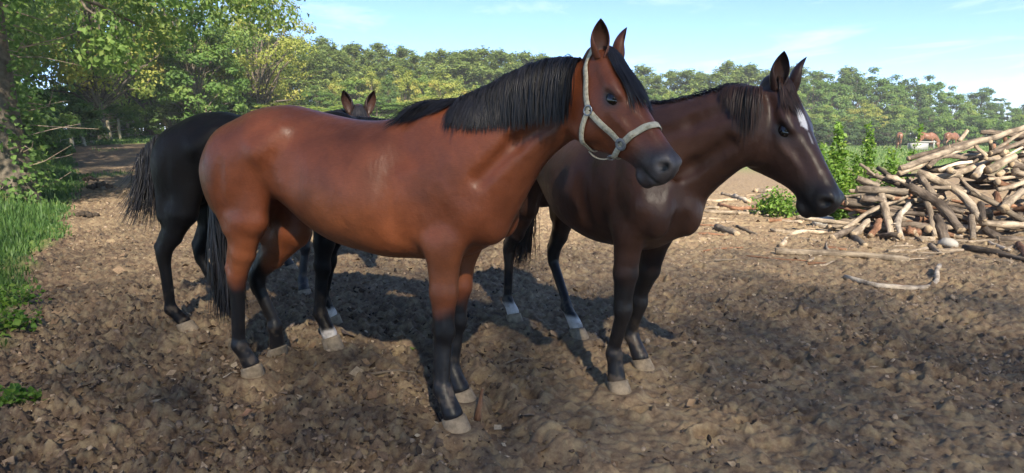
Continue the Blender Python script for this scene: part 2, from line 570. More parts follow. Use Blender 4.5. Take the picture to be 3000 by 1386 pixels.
def hoof_mesh(fwd, top, bot, r_top, r_bot):
    """top = coronet centre, bot = sole centre, fwd = unit direction the toe points"""
    fwd = np.array(fwd) / np.linalg.norm(fwd); side = np.cross([0, 0, 1.0], fwd)
    n = 20; rings = []
    prof = [(0.0, 0.93), (0.0, 1.0), (0.10, 1.015), (0.35, 1.0), (0.7, 1.0), (0.93, 1.02), (1.0, 0.97)]
    up = np.array([0, 0, 1.0])
    for t, sc_ in prof:
        c = top * (1 - t) + bot * t
        r = (r_top * (1 - t) + r_bot * t) * sc_
        ring = []
        for k in range(n):
            a = 2 * math.pi * k / n
            ca, sa = math.cos(a), math.sin(a)
            tilt = (1 - t) * 0.35 * r * ca           # coronet band rises to the toe, drops to the heel
            rr = r * (1.0 if ca > 0 else 0.9)
            ring.append(c + fwd * rr * ca * 1.08 + side * rr * sa + up * (tilt - (1 - t) * 0.1 * r))
        rings.append(ring)
    V = np.array(rings).reshape(-1, 3)
    F = []
    m = len(prof)
    for j in range(m - 1):
        for k in range(n):
            F.append((j * n + k, j * n + (k + 1) % n, (j + 1) * n + (k + 1) % n, (j + 1) * n + k))
    F = np.array(F)[:, ::-1]
    ct = len(V); V = np.concatenate([V, [top + up * 0.012, bot]])
    T = [(ct, k, (k + 1) % n) for k in range(n)] + [(ct + 1, (m - 1) * n + (k + 1) % n, (m - 1) * n + k) for k in range(n)]
    return V, [F, np.array(T)]

def ear_mesh(base, up, front, out_, L=0.165, W=0.042, curl=0.5):
    """hollow leaf-shaped ear: base point, direction of the tip, direction the opening faces, outward side"""
    up = up / np.linalg.norm(up); front = front - up * (front @ up); front /= np.linalg.norm(front); side = np.cross(up, front)
    ns, na = 16, 17
    V = []
    for layer in (0, 1):
        for i in range(ns):
            s_ = i / (ns - 1)
            wv = W * (0.62 + 1.25 * s_ - 0.9 * s_ ** 2) * (1 - s_ ** 3.2) ** 0.9 + 0.0015
            half = math.radians(168 - 66 * min(1, s_ * 1.6))
            bend = 0.03 * s_ ** 2
            c = base + up * (L * s_) + front * (bend * curl * 1.3) 
            for j in range(na):
                a = -half + 2 * half * j / (na - 1)
                rr = wv - (0.0055 if layer else 0) * (1 - 0.6 * s_)
                rr = max(rr, 0.0006)
                V.append(c - front * (rr * math.cos(a) * 0.80) + side * (rr * math.sin(a)))
    V = np.array(V); F = []
    def id(l, i, j): return (l * ns + i) * na + j
    for i in range(ns - 1):
        for j in range(na - 1):
            F.append((id(0, i, j), id(0, i, j + 1), id(0, i + 1, j + 1), id(0, i + 1, j)))
            F.append((id(1, i, j), id(1, i + 1, j), id(1, i + 1, j + 1), id(1, i, j + 1)))
        F.append((id(0, i, 0), id(0, i + 1, 0), id(1, i + 1, 0), id(1, i, 0)))
        F.append((id(0, i, na - 1), id(1, i, na - 1), id(1, i + 1, na - 1), id(0, i + 1, na - 1)))
    inner = np.concatenate([np.zeros(ns * na), np.ones(ns * na)])
    srow = np.tile(np.repeat(np.arange(ns) / (ns - 1), na), 2)
    return V, np.array(F), inner, srow

def ysum(V, w_):
    return V

def build_horse(name, label, o, th, legs, neck, head, torso=TORSO, sx=1.0, res=0.009, coat=None, group=None, girth=1.0, lr0=1.18):
    """o, th: world position and heading; everything else in the horse's own frame (x forward, y left, z up)"""
    pr = []
    T = [(x * sx, tp, bt, hw * girth, a, b_, c_) for x, tp, bt, hw, a, b_, c_ in torso]
    pr.append(Loft(T, k=0.05))
    X = lambda x: x * sx
    for s in (-1, 1):
        g = girth
        # hips, loins, shoulder blade, breast
        pr.append(Limb((X(-0.24), s * 0.175 * g, 1.455), (X(-0.34), s * 0.222 * g, 1.36), 0.050, 0.055, k=0.07))
        pr.append(Ell((X(-0.585), s * 0.15 * g, 1.27), (0.175, 0.125, 0.22), k=0.07))
        pr.append(Limb((X(0.50), s * 0.11, 1.46), (X(0.79), s * 0.150, 1.10), (0.105, 0.045), (0.090, 0.060), u=(1, 0, 0.8), k=0.06))
        pr.append(Ell((X(0.845), s * 0.092, 1.04), (0.085, 0.085, 0.125), k=0.05))
        pr.append(Ell((X(0.795), s * 0.155, 1.10), (0.07, 0.052, 0.075), k=0.04))
        # grooves: behind the elbow, along the shoulder, in front of the thigh
        pr.append(Limb((X(0.40), s * 0.292 * g, 1.20), (X(0.41), s * 0.262 * g, 0.93), 0.032, 0.036, k=0.05, sub=True))
        pr.append(Limb((X(0.62), s * 0.268, 1.32), (X(0.665), s * 0.268, 1.04), 0.024, 0.030, k=0.04, sub=True))
        pr.append(Limb((X(-0.235), s * 0.288 * g, 1.33), (X(-0.315), s * 0.268 * g, 1.06), 0.028, 0.038, k=0.05, sub=True))
        pr.append(Limb((X(0.50), s * 0.262, 1.36), (X(0.56), s * 0.285, 1.10), 0.018, 0.022, k=0.035, sub=True))
        pr.append(Limb((X(0.74), s * 0.235, 1.36), (X(0.88), s * 0.215, 1.20), 0.022, 0.024, k=0.04, sub=True))
        pr.append(Limb((X(0.92), s * 0.02, 1.02), (X(0.85), s * 0.03, 0.86), 0.016, 0.016, k=0.05, sub=True))
        pr.append(Limb((X(-0.55), s * 0.305 * g, 1.30), (X(-0.60), s * 0.27 * g, 1.00), 0.016, 0.024, k=0.04, sub=True))
        # flank hollow
        pr.append(Ell((X(-0.16), s * 0.325 * g, 1.28), (0.07, 0.055, 0.13), k=0.08, sub=True))
    for key, J in legs.items():
        J = [np.array(j, float) for j in J]
        s = -1 if key[0] == 'r' else 1
        lr = lr0 * 0.97
        if key[1] == 'f':
            el, kn, fe, co, so = J
            ps = np.array([X(0.80), s * 0.150, 1.09])
            pr.append(Limb(ps, el + (0.0, 0, 0.03), (0.080, 0.060), (0.10, 0.066), u=(0.7, 0, 0.7), k=0.05))
            pr.append(Limb((X(0.50), s * 0.175, 1.25), el + (-0.035, 0, 0.06), (0.10, 0.05), (0.085, 0.055), u=(1, 0, 0), k=0.06))
            mid = el * 0.5 + kn * 0.5
            pr.append(Limb(el + (0, 0, 0.05), mid, (0.084*lr, 0.068*lr), (0.060*lr, 0.053*lr), k=0.05))
            pr.append(Limb(mid, kn + (0, 0, 0.05), (0.060*lr, 0.053*lr), (0.047*lr, 0.043*lr), k=0.03))
            pr.append(Ell(kn + (0.004, 0, 0.0), (0.049*lr, 0.046*lr, 0.070), k=0.02))
            pr.append(Ell(kn + (-0.044*lr, 0, 0.015), (0.018*lr, 0.018*lr, 0.03), k=0.02))
            ca, cb = kn - (0, 0, 0.05), fe + (0, 0, 0.035)
            pr.append(Limb(ca, cb, (0.034*lr, 0.032*lr), (0.029*lr, 0.028*lr), k=0.02))
            pr.append(Limb(ca + (-0.028*lr, 0, 0), cb + (-0.027*lr, 0, 0), (0.021*lr, 0.020*lr), (0.020*lr, 0.020*lr), k=0.018))
        else:
            st, ho, fe, co, so = J
            lr = lr0 * 0.90
            hip = np.array([X(-0.50), s * 0.145 * girth, 1.30])
            pr.append(Limb(hip, st + (0.0, 0, 0.0), (0.190, 0.110), (0.098, 0.076), u=(1, 0, 0.4), k=0.05))
            pr.append(Ell(st + (0.045, s * 0.005, 0.0), (0.055, 0.05, 0.072), k=0.03))
            gm = st * 0.42 + ho * 0.58
            ham = st * 0.55 + ho * 0.45 + np.array([-0.035, 0, 0.0])
            pr.append(Limb((X(-0.685), s * 0.125 * girth, 1.24), ham + (-0.03, 0, 0.10), (0.100, 0.095), (0.074, 0.056), k=0.06))
            pr.append(Limb(st + (-0.03, 0, -0.02), gm, (0.100*lr, 0.070*lr), (0.062*lr, 0.050*lr), u=(1, 0, 0.4), k=0.05))
            pr.append(Limb(gm, ho + (0.005, 0, 0.03), (0.062*lr, 0.050*lr), (0.050*lr, 0.042*lr), u=(1, 0, 0.4), k=0.03))
            ca = ho + (-0.058, 0, 0.055)                                  # point of hock
            pr.append(Limb(ham + (-0.03, 0, 0.02), ca, (0.042, 0.034), (0.022, 0.020), k=0.03))
            pr.append(Limb(ca, ho + (-0.030, 0, -0.09), (0.023, 0.022), (0.020, 0.022), k=0.02))
            pr.append(Ell(ho + (-0.005, 0, -0.01), (0.050*lr, 0.043*lr, 0.074), k=0.025))
            c0, c1 = ho + (-0.002, 0, -0.06), fe + (0, 0, 0.035)
            pr.append(Limb(c0, c1, (0.036*lr, 0.034*lr), (0.030*lr, 0.029*lr), k=0.02))
            pr.append(Limb(c0 + (-0.030*lr, 0, 0), c1 + (-0.027*lr, 0, 0), (0.021*lr, 0.020*lr), (0.020*lr, 0.020*lr), k=0.018))
        pr.append(Ell(fe + (-0.006, 0, 0), (0.044*lr, 0.040*lr, 0.048), k=0.02))
        pr.append(Ell(fe + (-0.034, 0, -0.012), (0.018, 0.02, 0.024), k=0.018))
        pr.append(Limb(fe, co + (0, 0, 0.01), (0.035*lr, 0.035*lr), (0.046*lr, 0.045*lr), u=(1, 0, 0.6), k=0.02))
    # neck
    nt_ = np.linspace(0, 1, len(neck))
    C = crspline(nt_, np.array([n_[0] for n_ in neck]), 11)[1]
    HD = crspline(nt_, np.array([n_[1] for n_ in neck]), 11)[1]; HL = crspline(nt_, np.array([n_[2] for n_ in neck]), 11)[1]
    UP = crspline(nt_, np.array([n_[3] for n_ in neck]), 11)[1]; UP /= np.linalg.norm(UP, axis=1, keepdims=True)
    for i in range(10):
        a, b = C[i], C[i + 1]
        t_ = (b - a) / np.linalg.norm(b - a)
        sv = np.cross(UP[i], t_)
        pr.append(Limb(a, b, (HD[i], HL[i]), (HD[i + 1], HL[i + 1]), u=UP[i], k=0.045 if i else 0.07))
        # crest keel
    for i in range(1, 10):
        for s in (-1, 1):
            def side_pt(j, k, f):
                t_ = C[min(j + 1, 10)] - C[max(j - 1, 0)]; t_ = t_ / np.linalg.norm(t_); L_ = np.cross(UP[j], t_)
                return C[j] + UP[j] * HD[j] * k + L_ * s * HL[j] * f
            if i in (2, 5):
                pr.append(Limb(side_pt(i, -0.52, 1.16), side_pt(i + 3, -0.50, 1.16), 0.026, 0.022, k=0.05, sub=True))     # jugular groove
                pr.append(Limb(side_pt(i, 0.45, 1.22), side_pt(i + 3, 0.45, 1.22), 0.024, 0.022, k=0.05, sub=True))
    # head
    poll, phi, pitch, roll, hs = head
    A = head_frame(phi, pitch, roll)
    H = [(u * hs, a * hs, b_ * hs, c_ * hs, d_, e_, f_) for u, a, b_, c_, d_, e_, f_ in HEAD]
    pr.append(Loft(H, org=poll, axes=A, k=0.035))
    hp = lambda u, w_, n_: np.array(poll) + hs * (np.array([u, w_, n_]) @ A)
    AE = A
    for s in (-1, 1):
        pr.append(Ell(hp(0.195, s * 0.082, -0.029), np.array([0.052, 0.023, 0.020]) * hs, AE, k=0.03))      # brow
        pr.append(Limb(hp(0.05, s * 0.066, -0.02), hp(0.16, s * 0.082, -0.032), 0.025 * hs, 0.022 * hs, k=0.03))
        pr.append(Limb(hp(0.245, s * 0.088, -0.105), hp(0.395, s * 0.062, -0.085), 0.013 * hs, 0.008 * hs, k=0.022))   # facial crest
        pr.append(Ell(hp(0.170, s * 0.070, -0.215), np.array([0.118, 0.036, 0.118]) * hs, AE, k=0.035))     # cheek muscle
        pr.append(Ell(hp(0.40, s * 0.076, -0.055), np.array([0.08, 0.014, 0.022]) * hs, AE, k=0.025, sub=True))
        pr.append(Ell(hp(0.29, s * 0.096, -0.045), np.array([0.045, 0.010, 0.022]) * hs, AE, k=0.025, sub=True))
        pr.append(Ell(hp(0.574, s * 0.046, -0.058), np.array([0.044, 0.022, 0.043]) * hs, AE, k=0.02))       # nostril rim
        ca, sa = math.cos(0.5), math.sin(0.5)
        AN = np.array([ca * A[0] - sa * A[2], A[1], sa * A[0] + ca * A[2]])
        pr.append(Ell(hp(0.598, s * 0.073, -0.057), np.array([0.021, 0.036, 0.031]) * hs, AN, k=0.012, sub=True))
        pr.append(Limb(hp(0.510, s * 0.060, -0.146), hp(0.62, s * 0.046, -0.130), 0.0075 * hs, 0.008 * hs, k=0.010, sub=True))
        pr.append(Ell(hp(0.211, s * 0.108, -0.064), np.array([0.038, 0.014, 0.023]) * hs, AE, k=0.012, sub=True))
        pr.append(Ell(hp(0.214, s * 0.093, -0.092), np.array([0.03, 0.012, 0.010]) * hs, AE, k=0.015))
    pr.append(Ell(hp(-0.03, 0, -0.05), np.array([0.075, 0.055, 0.06]) * hs, AE, k=0.06))                    # poll
    pr.append(Ell(hp(0.556, 0, -0.186), np.array([0.052, 0.042, 0.030]) * hs, AE, k=0.02))                  # chin
    V, Q = skin(pr, res)
    # hooves carry the feet: cut nothing, the coronet sinks into the hoof
    qh = ((V - np.array(poll)) @ A.T) / hs
    ears = []
    return dict(name=name, label=label, o=o, th=th, legs=legs, prims=pr, V=V, Q=Q, qh=qh, A=A, hp=hp, hs=hs, poll=np.array(poll),
                C=C, HD=HD, HL=HL, UP=UP, group=group, phi=phi, X=X)

def black_legs(V, z0, z1, seed=3):
    n = vnoise3(V * 18, seed) - 0.5
    return sstep(z1, z0, V[:, 2] + 0.10 * n)

def in_head(qh, ulo=-0.05):
    return (qh[:, 0] > ulo) & (qh[:, 0] < 0.72) & (np.abs(qh[:, 1]) < 0.16) & (qh[:, 2] > -0.36) & (qh[:, 2] < 0.08)

def finish_horse(h, coat_fn, ear_cfg, cat='horse'):
    V, Q = h['V'], h['Q']
    col = coat_fn(h, V, h['qh'])
    dn = vnoise3(V * 22, 31) * 0.6 + vnoise3(V * 55, 32) * 0.4                 # dried mud on the lower legs
    df = (sstep(0.50, 0.72, dn) * 0.55 * sstep(0.42, 0.06, V[:, 2]))[:, None]
    col = col * (1 - df) + np.array([0.15, 0.115, 0.082]) * df
    Vs, Fs, Cs = [V], [Q], [col]
    nv = len(V)
    A, hp, hs = h['A'], h['hp'], h['hs']
    for s in (-1, 1):
        up_l, fr_l, ln = ear_cfg['l' if s > 0 else 'r']
        ev, ef, inner, srow = ear_mesh(hp(0.012, s * 0.064, -0.010), np.array(up_l) @ A, np.array(fr_l) @ A, s * A[1], L=ln * hs, W=0.046 * hs)
        Vs.append(ev); Fs.append(ef + nv); nv += len(ev)
        eo, ei = ear_cfg['cols']
        rim = sstep(0.55, 1.0, srow)[:, None]
        c = np.where(inner[:, None] > 0.5, np.array(ei), np.array(eo))
        c = c * (1 - 0.75 * rim)
        Cs.append(c)
    V2 = np.concatenate(Vs); C2 = np.concatenate(Cs)
    root = empty(h['name'], (h['o'][0], h['o'][1], h.get('z', 0.0)), h['th'], label=h['label'], cat=cat, group=h['group'])
    h['root'] = root
    me = mesh_np('body', V2, [np.concatenate(Fs)], True, h.get('mat', MAT_COAT), {'coat': C2})
    obj('body', me, root)
    # eyes
    for s in (-1, 1):
        c = hp(0.212, s * 0.0800, -0.066)
        n_, m_ = 18, 12
        vv, ff = uvsphere(n_, m_)
        ax = np.array([A[0], A[1], A[2]])
        vv = (vv * np.array([0.037, 0.0265, 0.0285]) * hs) @ ax + c
        e = obj('eye', mesh_np('eye', vv, ff, True, MAT_EYE), root)
    for key, J in h['legs'].items():
        co, so = np.array(J[3], float), np.array(J[4], float)
        fw = so - co; fw[2] = 0
        if np.linalg.norm(fw) < 0.015 or fw[0] < 0:
            fw = np.array([1.0, 0, 0])
        fw = fw / np.linalg.norm(fw) * 0.3 + np.array([0.7, 0, 0])
        ov = h.get('toe', {}).get(key)
        if ov is not None:
            fw = np.array(ov, float)
        hv, hf = hoof_mesh(fw, co, so, 0.058, 0.072)
        obj('hoof', mesh_np('hoof', hv, hf, True, MAT_HOOF), root)
    return root

def uvsphere(n, m):
    th = np.linspace(0, math.pi, m + 1)[1:-1]; ph = np.arange(n) * 2 * math.pi / n
    V = [np.array([0, 0, 1.0])]
    R = np.stack([np.sin(th)[:, None] * np.cos(ph), np.sin(th)[:, None] * np.sin(ph), np.cos(th)[:, None] * np.ones(n)], -1).reshape(-1, 3)
    V = np.concatenate([[[0, 0, 1.0]], R, [[0, 0, -1.0]]])
    Q, T = [], []
    for i in range(m - 2):
        for j in range(n):
            a = 1 + i * n + j; b = 1 + i * n + (j + 1) % n
            Q.append((a, a + n, b + n, b))
    for j in range(n):
        T.append((0, 1 + j, 1 + (j + 1) % n)); L = len(V) - 1
        T.append((L, L - n + (j + 1) % n, L - n + j))
    return V, [np.array(Q), np.array(T)]

class Fit:
    """turn photograph pixels into points of a horse's own frame, on planes parallel to its long axis"""
    def __init__(s, o, th):
        s.o = np.array([o[0], o[1], 0.0]); s.th = th
        s.R = np.array([[math.cos(th), math.sin(th), 0], [-math.sin(th), math.cos(th), 0], [0, 0, 1]])
    def loc(s, P):
        return s.R @ (np.array(P, float) - s.o)
    def ground(s, px, py, z=0.0):
        return s.loc(pground(px, py, z))
    def side(s, px, py, off, yaw=0.0, pivot=(0, 0)):
        """on the vertical plane through 'pivot' (own frame) turned by yaw from the body, 'off' metres to its left"""
        a = s.th + yaw
        nrm = np.array([-math.sin(a), math.cos(a), 0])
        pv = s.R.T @ np.array([pivot[0], pivot[1], 0]) + s.o + nrm * off
        d = pray(px, py); c = np.array([0, 0, EYE])
        t = ((pv - c) @ nrm) / (d @ nrm)
        return s.loc(c + t * d)
    def leg(s, pts, off, z=0.0):
        """joint pixels from the top down to the sole; the sole stands on the ground"""
        so = s.ground(*pts[-1], z)
        n = len(pts); out_ = []
        zs = None
        for i, q in enumerate(pts[:-1]):
            t = i / (n - 1)
            out_.append(s.side(q[0], q[1], off * (1 - t) + so[1] * t))
        out_.append(so)
        return out_

def hit_skin(h, px, py):
    """where the sight line through a photograph pixel meets the horse's skin (own frame)"""
    R = np.array([[math.cos(h['th']), math.sin(h['th']), 0], [-math.sin(h['th']), math.cos(h['th']), 0], [0, 0, 1]])
    c = R @ (np.array([0, 0, EYE]) - np.array([h['o'][0], h['o'][1], 0])); d = R @ pray(px, py); d = d / np.linalg.norm(d)
    t = 1.8
    for k in range(80):
        f = float(field(h['prims'], (c + d * t)[None])[0]); t += f * 0.8
        if f < 0.0005 or t > 6: break
    return c + d * t

# ---- the bay with the halter
def mid(*p):
    return np.mean([np.array(q) for q in p], 0)

def neck_from_pixels(fit, pairs, yaw, pivot, lat):
    """pairs of (crest pixel, underline pixel) on the neck's own plane"""
    out_ = []
    for (a, b), l in zip(pairs, lat):
        A_ = fit.side(*a, 0.0, yaw, pivot); B_ = fit.side(*b, 0.0, yaw, pivot)
        out_.append(((A_ + B_) / 2, np.linalg.norm(A_ - B_) / 2, l, (A_ - B_) / np.linalg.norm(A_ - B_)))
    return out_

BAY_TH = math.radians(-19.0)
BAY_O = mid(pground(1345, 1268), pground(1362, 1180), pground(740, 1108), pground(808, 1047))
fitA = Fit(BAY_O, BAY_TH)
legsA = {
    'rf': fitA.leg([(1300, 742), (1300, 972), (1300, 1143), (1326, 1218), (1343, 1268)], -0.155),
    'lf': fitA.leg([(1352, 735), (1338, 940), (1328, 1088), (1348, 1142), (1362, 1180)], 0.155),
    'rh': fitA.leg([(735, 640), (697, 815), (703, 1012), (734, 1070), (742, 1108)], -0.165),
    'lh': fitA.leg([(862, 676), (756, 812), (806, 957), (812, 1015), (808, 1047)], 0.165),
}
neckA = neck_from_pixels(fitA, [((1310, 318), (1400, 720)), ((1400, 276), (1475, 600)), ((1478, 246), (1525, 515)), ((1553, 208), (1580, 455)),
                                ((1630, 184), (1638, 410)), ((1706, 182), (1692, 385))], math.radians(-10), (0.5, 0),
                         (0.19, 0.165, 0.125, 0.10, 0.085, 0.078))
if STAGE == 'dbg':
    print('A legs'); [print(k, np.round(v, 2).tolist()) for k, v in legsA.items()]
    for n_ in neckA: print(np.round(n_[0], 2), round(n_[1], 3))
pollA = fitA.loc(pdepth(1784, 166, 2.78))
headA = (pollA, math.radians(-49) - BAY_TH, math.radians(48), math.radians(-6), 0.945)
horseA = build_horse('bay_horse', 'bright bay horse wearing a pale webbing halter, standing nearest', BAY_O, BAY_TH, legsA, neckA, headA, sx=1.04,
                     res=0.010, group=None)
print('bay', len(horseA['V']))
def blend(c, col, f):
    f = np.asarray(f)[:, None]
    return c * (1 - f) + np.array(col) * f
def spot(q, c, r):
    return np.exp(-(((q - np.array(c)) / np.array(r)) ** 2).sum(1))
def face(c, q, dark, rim, s_eye=0.9):
    """dark skin round the eyes and on the muzzle, paler rim at nostrils and lips"""
    hd = in_head(q).astype(float)
    aq = q.copy(); aq[:, 1] = np.abs(aq[:, 1])
    mz = sstep(0.42, 0.545, q[:, 0] - 0.35 * (q[:, 2] + 0.07)) * hd
    c = blend(c, dark, mz * 0.95)
    ring_ = spot(aq, (0.596, 0.064, -0.058), (0.036, 0.045, 0.046)) * hd
    c = blend(c, rim, np.clip(ring_ * 0.85, 0, 1))
    lip = np.exp(-((q[:, 2] + 0.136) / 0.018) ** 2) * sstep(0.55, 0.60, q[:, 0]) * hd
    c = blend(c, rim, lip * 0.6)
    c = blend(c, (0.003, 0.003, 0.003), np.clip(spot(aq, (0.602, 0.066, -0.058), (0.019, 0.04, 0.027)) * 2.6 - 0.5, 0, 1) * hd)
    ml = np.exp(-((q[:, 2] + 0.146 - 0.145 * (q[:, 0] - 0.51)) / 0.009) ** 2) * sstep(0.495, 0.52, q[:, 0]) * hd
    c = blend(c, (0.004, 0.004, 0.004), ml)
    c = blend(c, dark, np.clip(1.5 * spot(aq, (0.211, 0.095, -0.066), (0.046, 0.04, 0.034)) * s_eye, 0, 1) * hd)
    return c
def coatA(h, V, qh):
    c = np.tile(np.array([0.165, 0.047, 0.019]), (len(V), 1))
    c = blend(c, (0.23, 0.076, 0.029), 0.6 * np.clip(spot(V * [1, 0, 1], (0.15, 0, 1.02), (0.35, 9, 0.17)), 0, 1))
    c = blend(c, (0.12, 0.036, 0.016), 0.55 * sstep(1.45, 1.60, V[:, 2]) * (V[:, 0] < 0.6))
    c = blend(c, (0.12, 0.04, 0.018), 0.6 * sstep(0.9, 1.2, V[:, 0]) * (~in_head(qh)))
    c = blend(c, (0.22, 0.070, 0.026), 0.6 * sstep(1.0, 0.8, V[:, 2]) * sstep(0.55, 0.72, V[:, 2]))
    n = vnoise3(V * 14, 3) - 0.5
    lim = np.where(V[:, 0] > 0, 0.56, 0.60)
    c = blend(c, (0.010, 0.0095, 0.011), sstep(0.075, -0.055, V[:, 2] - lim + 0.09 * n))
    hind_back = (V[:, 0] < -0.4) * sstep(0.84, 0.66, V[:, 2]) * sstep(0.02, -0.05, V[:, 0] + 0.70)
    c = blend(c, (0.012, 0.011, 0.012), hind_back)
    c = face(c, qh, (0.034, 0.030, 0.031), (0.22, 0.195, 0.19))
    return c
rootA = finish_horse(horseA, coatA, dict(l=((-0.85, 0.18, 0.75), (0.6, 0.5, 0.6), 0.165), r=((-0.85, -0.18, 0.75), (0.6, -0.5, 0.6), 0.165),
                                         cols=((0.13, 0.04, 0.018), (0.10, 0.045, 0.03))))

# ---- the dark bay on the right
BRN_TH = math.radians(-66.0)
BRN_O = mid(pground(1815, 1155), pground(1890, 1088), pground(1702, 998), pground(1510, 948))
fitB = Fit(BRN_O, BRN_TH)
legsB = {
    'rf': fitB.leg([(1842, 690), (1824, 905), (1800, 1038), (1806, 1112), (1817, 1155)], -0.155),
    'lf': fitB.leg([(1930, 690), (1872, 882), (1852, 985), (1875, 1050), (1890, 1088)], 0.155),
    'rh': fitB.leg([(1545, 600), (1492, 735), (1488, 880), (1503, 918), (1510, 948)], -0.165),
    'lh': fitB.leg([(1665, 615), (1622, 745), (1660, 898), (1688, 960), (1702, 998)], 0.165),
}
def neck_at_depth(fit, rows):
    out_ = []
    for a, b, y, l in rows:
        A_ = fit.loc(pdepth(*a, y)); B_ = fit.loc(pdepth(*b, y))
        out_.append(((A_ + B_) / 2, np.linalg.norm(A_ - B_) / 2, l, (A_ - B_) / np.linalg.norm(A_ - B_)))
    return out_
neckB = neck_at_depth(fitB, [((1857, 335), (1850, 690), 3.60, 0.19), ((1930, 305), (1960, 635), 3.42, 0.165), ((2010, 295), (2035, 570), 3.32, 0.13),
                             ((2090, 275), (2100, 515), 3.23, 0.105), ((2165, 258), (2150, 475), 3.16, 0.09), ((2228, 262), (2190, 455), 3.12, 0.08)])
headB = (fitB.loc(pdepth(2300, 256, 3.12)), math.radians(-58) - BRN_TH, math.radians(56), math.radians(-6), 1.01)
horseB = build_horse('dark_bay_horse', 'dark brown horse with a white star on its forehead, head turned right', BRN_O, BRN_TH, legsB, neckB, headB, sx=1.0, res=0.010, girth=1.08)
def coatB(h, V, qh):
    c = np.tile(np.array([0.054, 0.025, 0.017]), (len(V), 1))
    c = blend(c, (0.100, 0.049, 0.034), sstep(0.42, 0.22, V[:, 0]) * sstep(-0.5, -0.25, V[:, 0]) * 0.9)
    n = vnoise3(V * 14, 3) - 0.5
    c = blend(c, (0.011, 0.010, 0.011), sstep(0.86, 0.60, V[:, 2] + 0.1 * n))
    c = blend(c, (0.10, 0.045, 0.025), 0.7 * spot(V, (0.80, 0.0, 0.90), (0.10, 0.12, 0.10)))
    sock = sstep(0.165, 0.135, V[:, 2] + 0.03 * n) * (V[:, 0] < 0)
    c = blend(c, (0.60, 0.55, 0.50), sock)
    c = face(c, qh, (0.014, 0.012, 0.012), (0.040, 0.034, 0.033))
    # the star on the forehead
    sc_ = ((hit_skin(h, 2350, 346) - h['poll']) @ h['A'].T) / h['hs']
    q = qh - (sc_ - np.array([0.165, -0.008, sc_[2]])); nn = vnoise3(q * 60, 9) - 0.5
    inh = in_head(qh)
    e = ((q[:, 0] - 0.165 + 0.45 * (q[:, 1] + 0.008)) / 0.066) ** 2 + ((q[:, 1] + 0.008 - 0.10 * (q[:, 0] - 0.165)) / 0.026) ** 2 + 0.7 * nn
    st = sstep(1.15, 0.75, e) * (qh[:, 2] > -0.06) * inh
    e2 = ((q[:, 0] - 0.27) / 0.035) ** 2 + ((q[:, 1] + 0.002) / 0.007) ** 2 + 0.7 * nn
    st = np.maximum(st, 0.4 * sstep(1.2, 0.7, e2) * (qh[:, 2] > -0.06) * inh)
    c = blend(c, (0.85, 0.82, 0.79), st)
    q = qh
    tan = spot(q, (0.30, -0.085, -0.10), (0.05, 0.05, 0.018))
    c = blend(c, (0.12, 0.065, 0.045), 0.8 * tan * in_head(q))
    return c
rootB = finish_horse(horseB, coatB, dict(l=((-0.85, 0.18, 0.75), (0.6, 0.5, 0.6), 0.175), r=((-0.85, -0.18, 0.75), (0.6, -0.5, 0.6), 0.175),
                                         cols=((0.04, 0.018, 0.013), (0.06, 0.035, 0.03))))

# ---- the black horse behind on the left
def plain_legs(dx=None, spread=0.15):
    L = {'rf': [(0.60, -0.155, 0.90), (0.60, -0.15, 0.48), (0.60, -0.15, 0.20), (0.66, -0.15, 0.075), (0.69, -0.15, 0.0)],
         'lf': [(0.62, 0.155, 0.90), (0.62, 0.15, 0.48), (0.62, 0.15, 0.20), (0.68, 0.15, 0.075), (0.71, 0.15, 0.0)],
         'rh': [(-0.34, -0.17, 0.98), (-0.70, -0.15, 0.58), (-0.68, -0.15, 0.22), (-0.62, -0.15, 0.08), (-0.60, -0.15, 0.0)],
         'lh': [(-0.30, 0.17, 0.98), (-0.66, 0.15, 0.58), (-0.64, 0.15, 0.22), (-0.58, 0.15, 0.08), (-0.56, 0.15, 0.0)]}
    return L
BLK_TH = math.radians(-15.0)
BLK_O = mid(pground(983, 1030), pground(980, 958), pground(558, 975), pground(706, 948))
fitC = Fit(BLK_O, BLK_TH)
legsC = {
    'rf': fitC.leg([(955, 640), (945, 785), (941, 920), (966, 985), (980, 1030)], -0.155),
    'lf': fitC.leg([(985, 640), (965, 760), (950, 880), (968, 925), (980, 958)], 0.155),
    'rh': fitC.leg([(540, 620), (482, 745), (502, 906), (538, 943), (558, 975)], -0.165),
    'lh': fitC.leg([(640, 610), (590, 735), (655, 888), (692, 925), (706, 948)], 0.165),
}
neckC = [((0.72, 0, 1.22), 0.34, 0.19, (-0.3, 0, 1)), ((0.94, 0, 1.28), 0.255, 0.15, (-0.25, 0, 1)), ((1.10, 0, 1.29), 0.205, 0.11, (-0.1, 0, 1)),
         ((1.24, 0, 1.28), 0.175, 0.09, (0.0, 0, 1)), ((1.34, 0, 1.27), 0.155, 0.08, (0.1, 0, 1))]
headC = ((1.40, 0, 1.36), 0.0, math.radians(66), 0.0, 1.0)
horseC = build_horse('black_horse', 'black horse with rump to the left and white front socks behind the bay', BLK_O, BLK_TH, legsC, neckC, headC, sx=1.0, res=0.013)
def coatC(h, V, qh):
    c = np.tile(np.array([0.0055, 0.005, 0.0055]), (len(V), 1))
    f = (sstep(0.17, 0.13, V[:, 2] + 0.05 * (vnoise3(V * 30, 5) - 0.5)) * (V[:, 0] > 0))[:, None]
    c = c * (1 - f) + np.array([0.62, 0.58, 0.54]) * f
    return c
earsC = dict(l=((-0.85, 0.18, 0.75), (0.6, 0.5, 0.6), 0.165), r=((-0.85, -0.18, 0.75), (0.6, -0.5, 0.6), 0.165), cols=((0.012, 0.011, 0.011), (0.03, 0.02, 0.02)))
horseC['mat'] = MAT_COAT_BLACK
rootC = finish_horse(horseC, coatC, earsC)

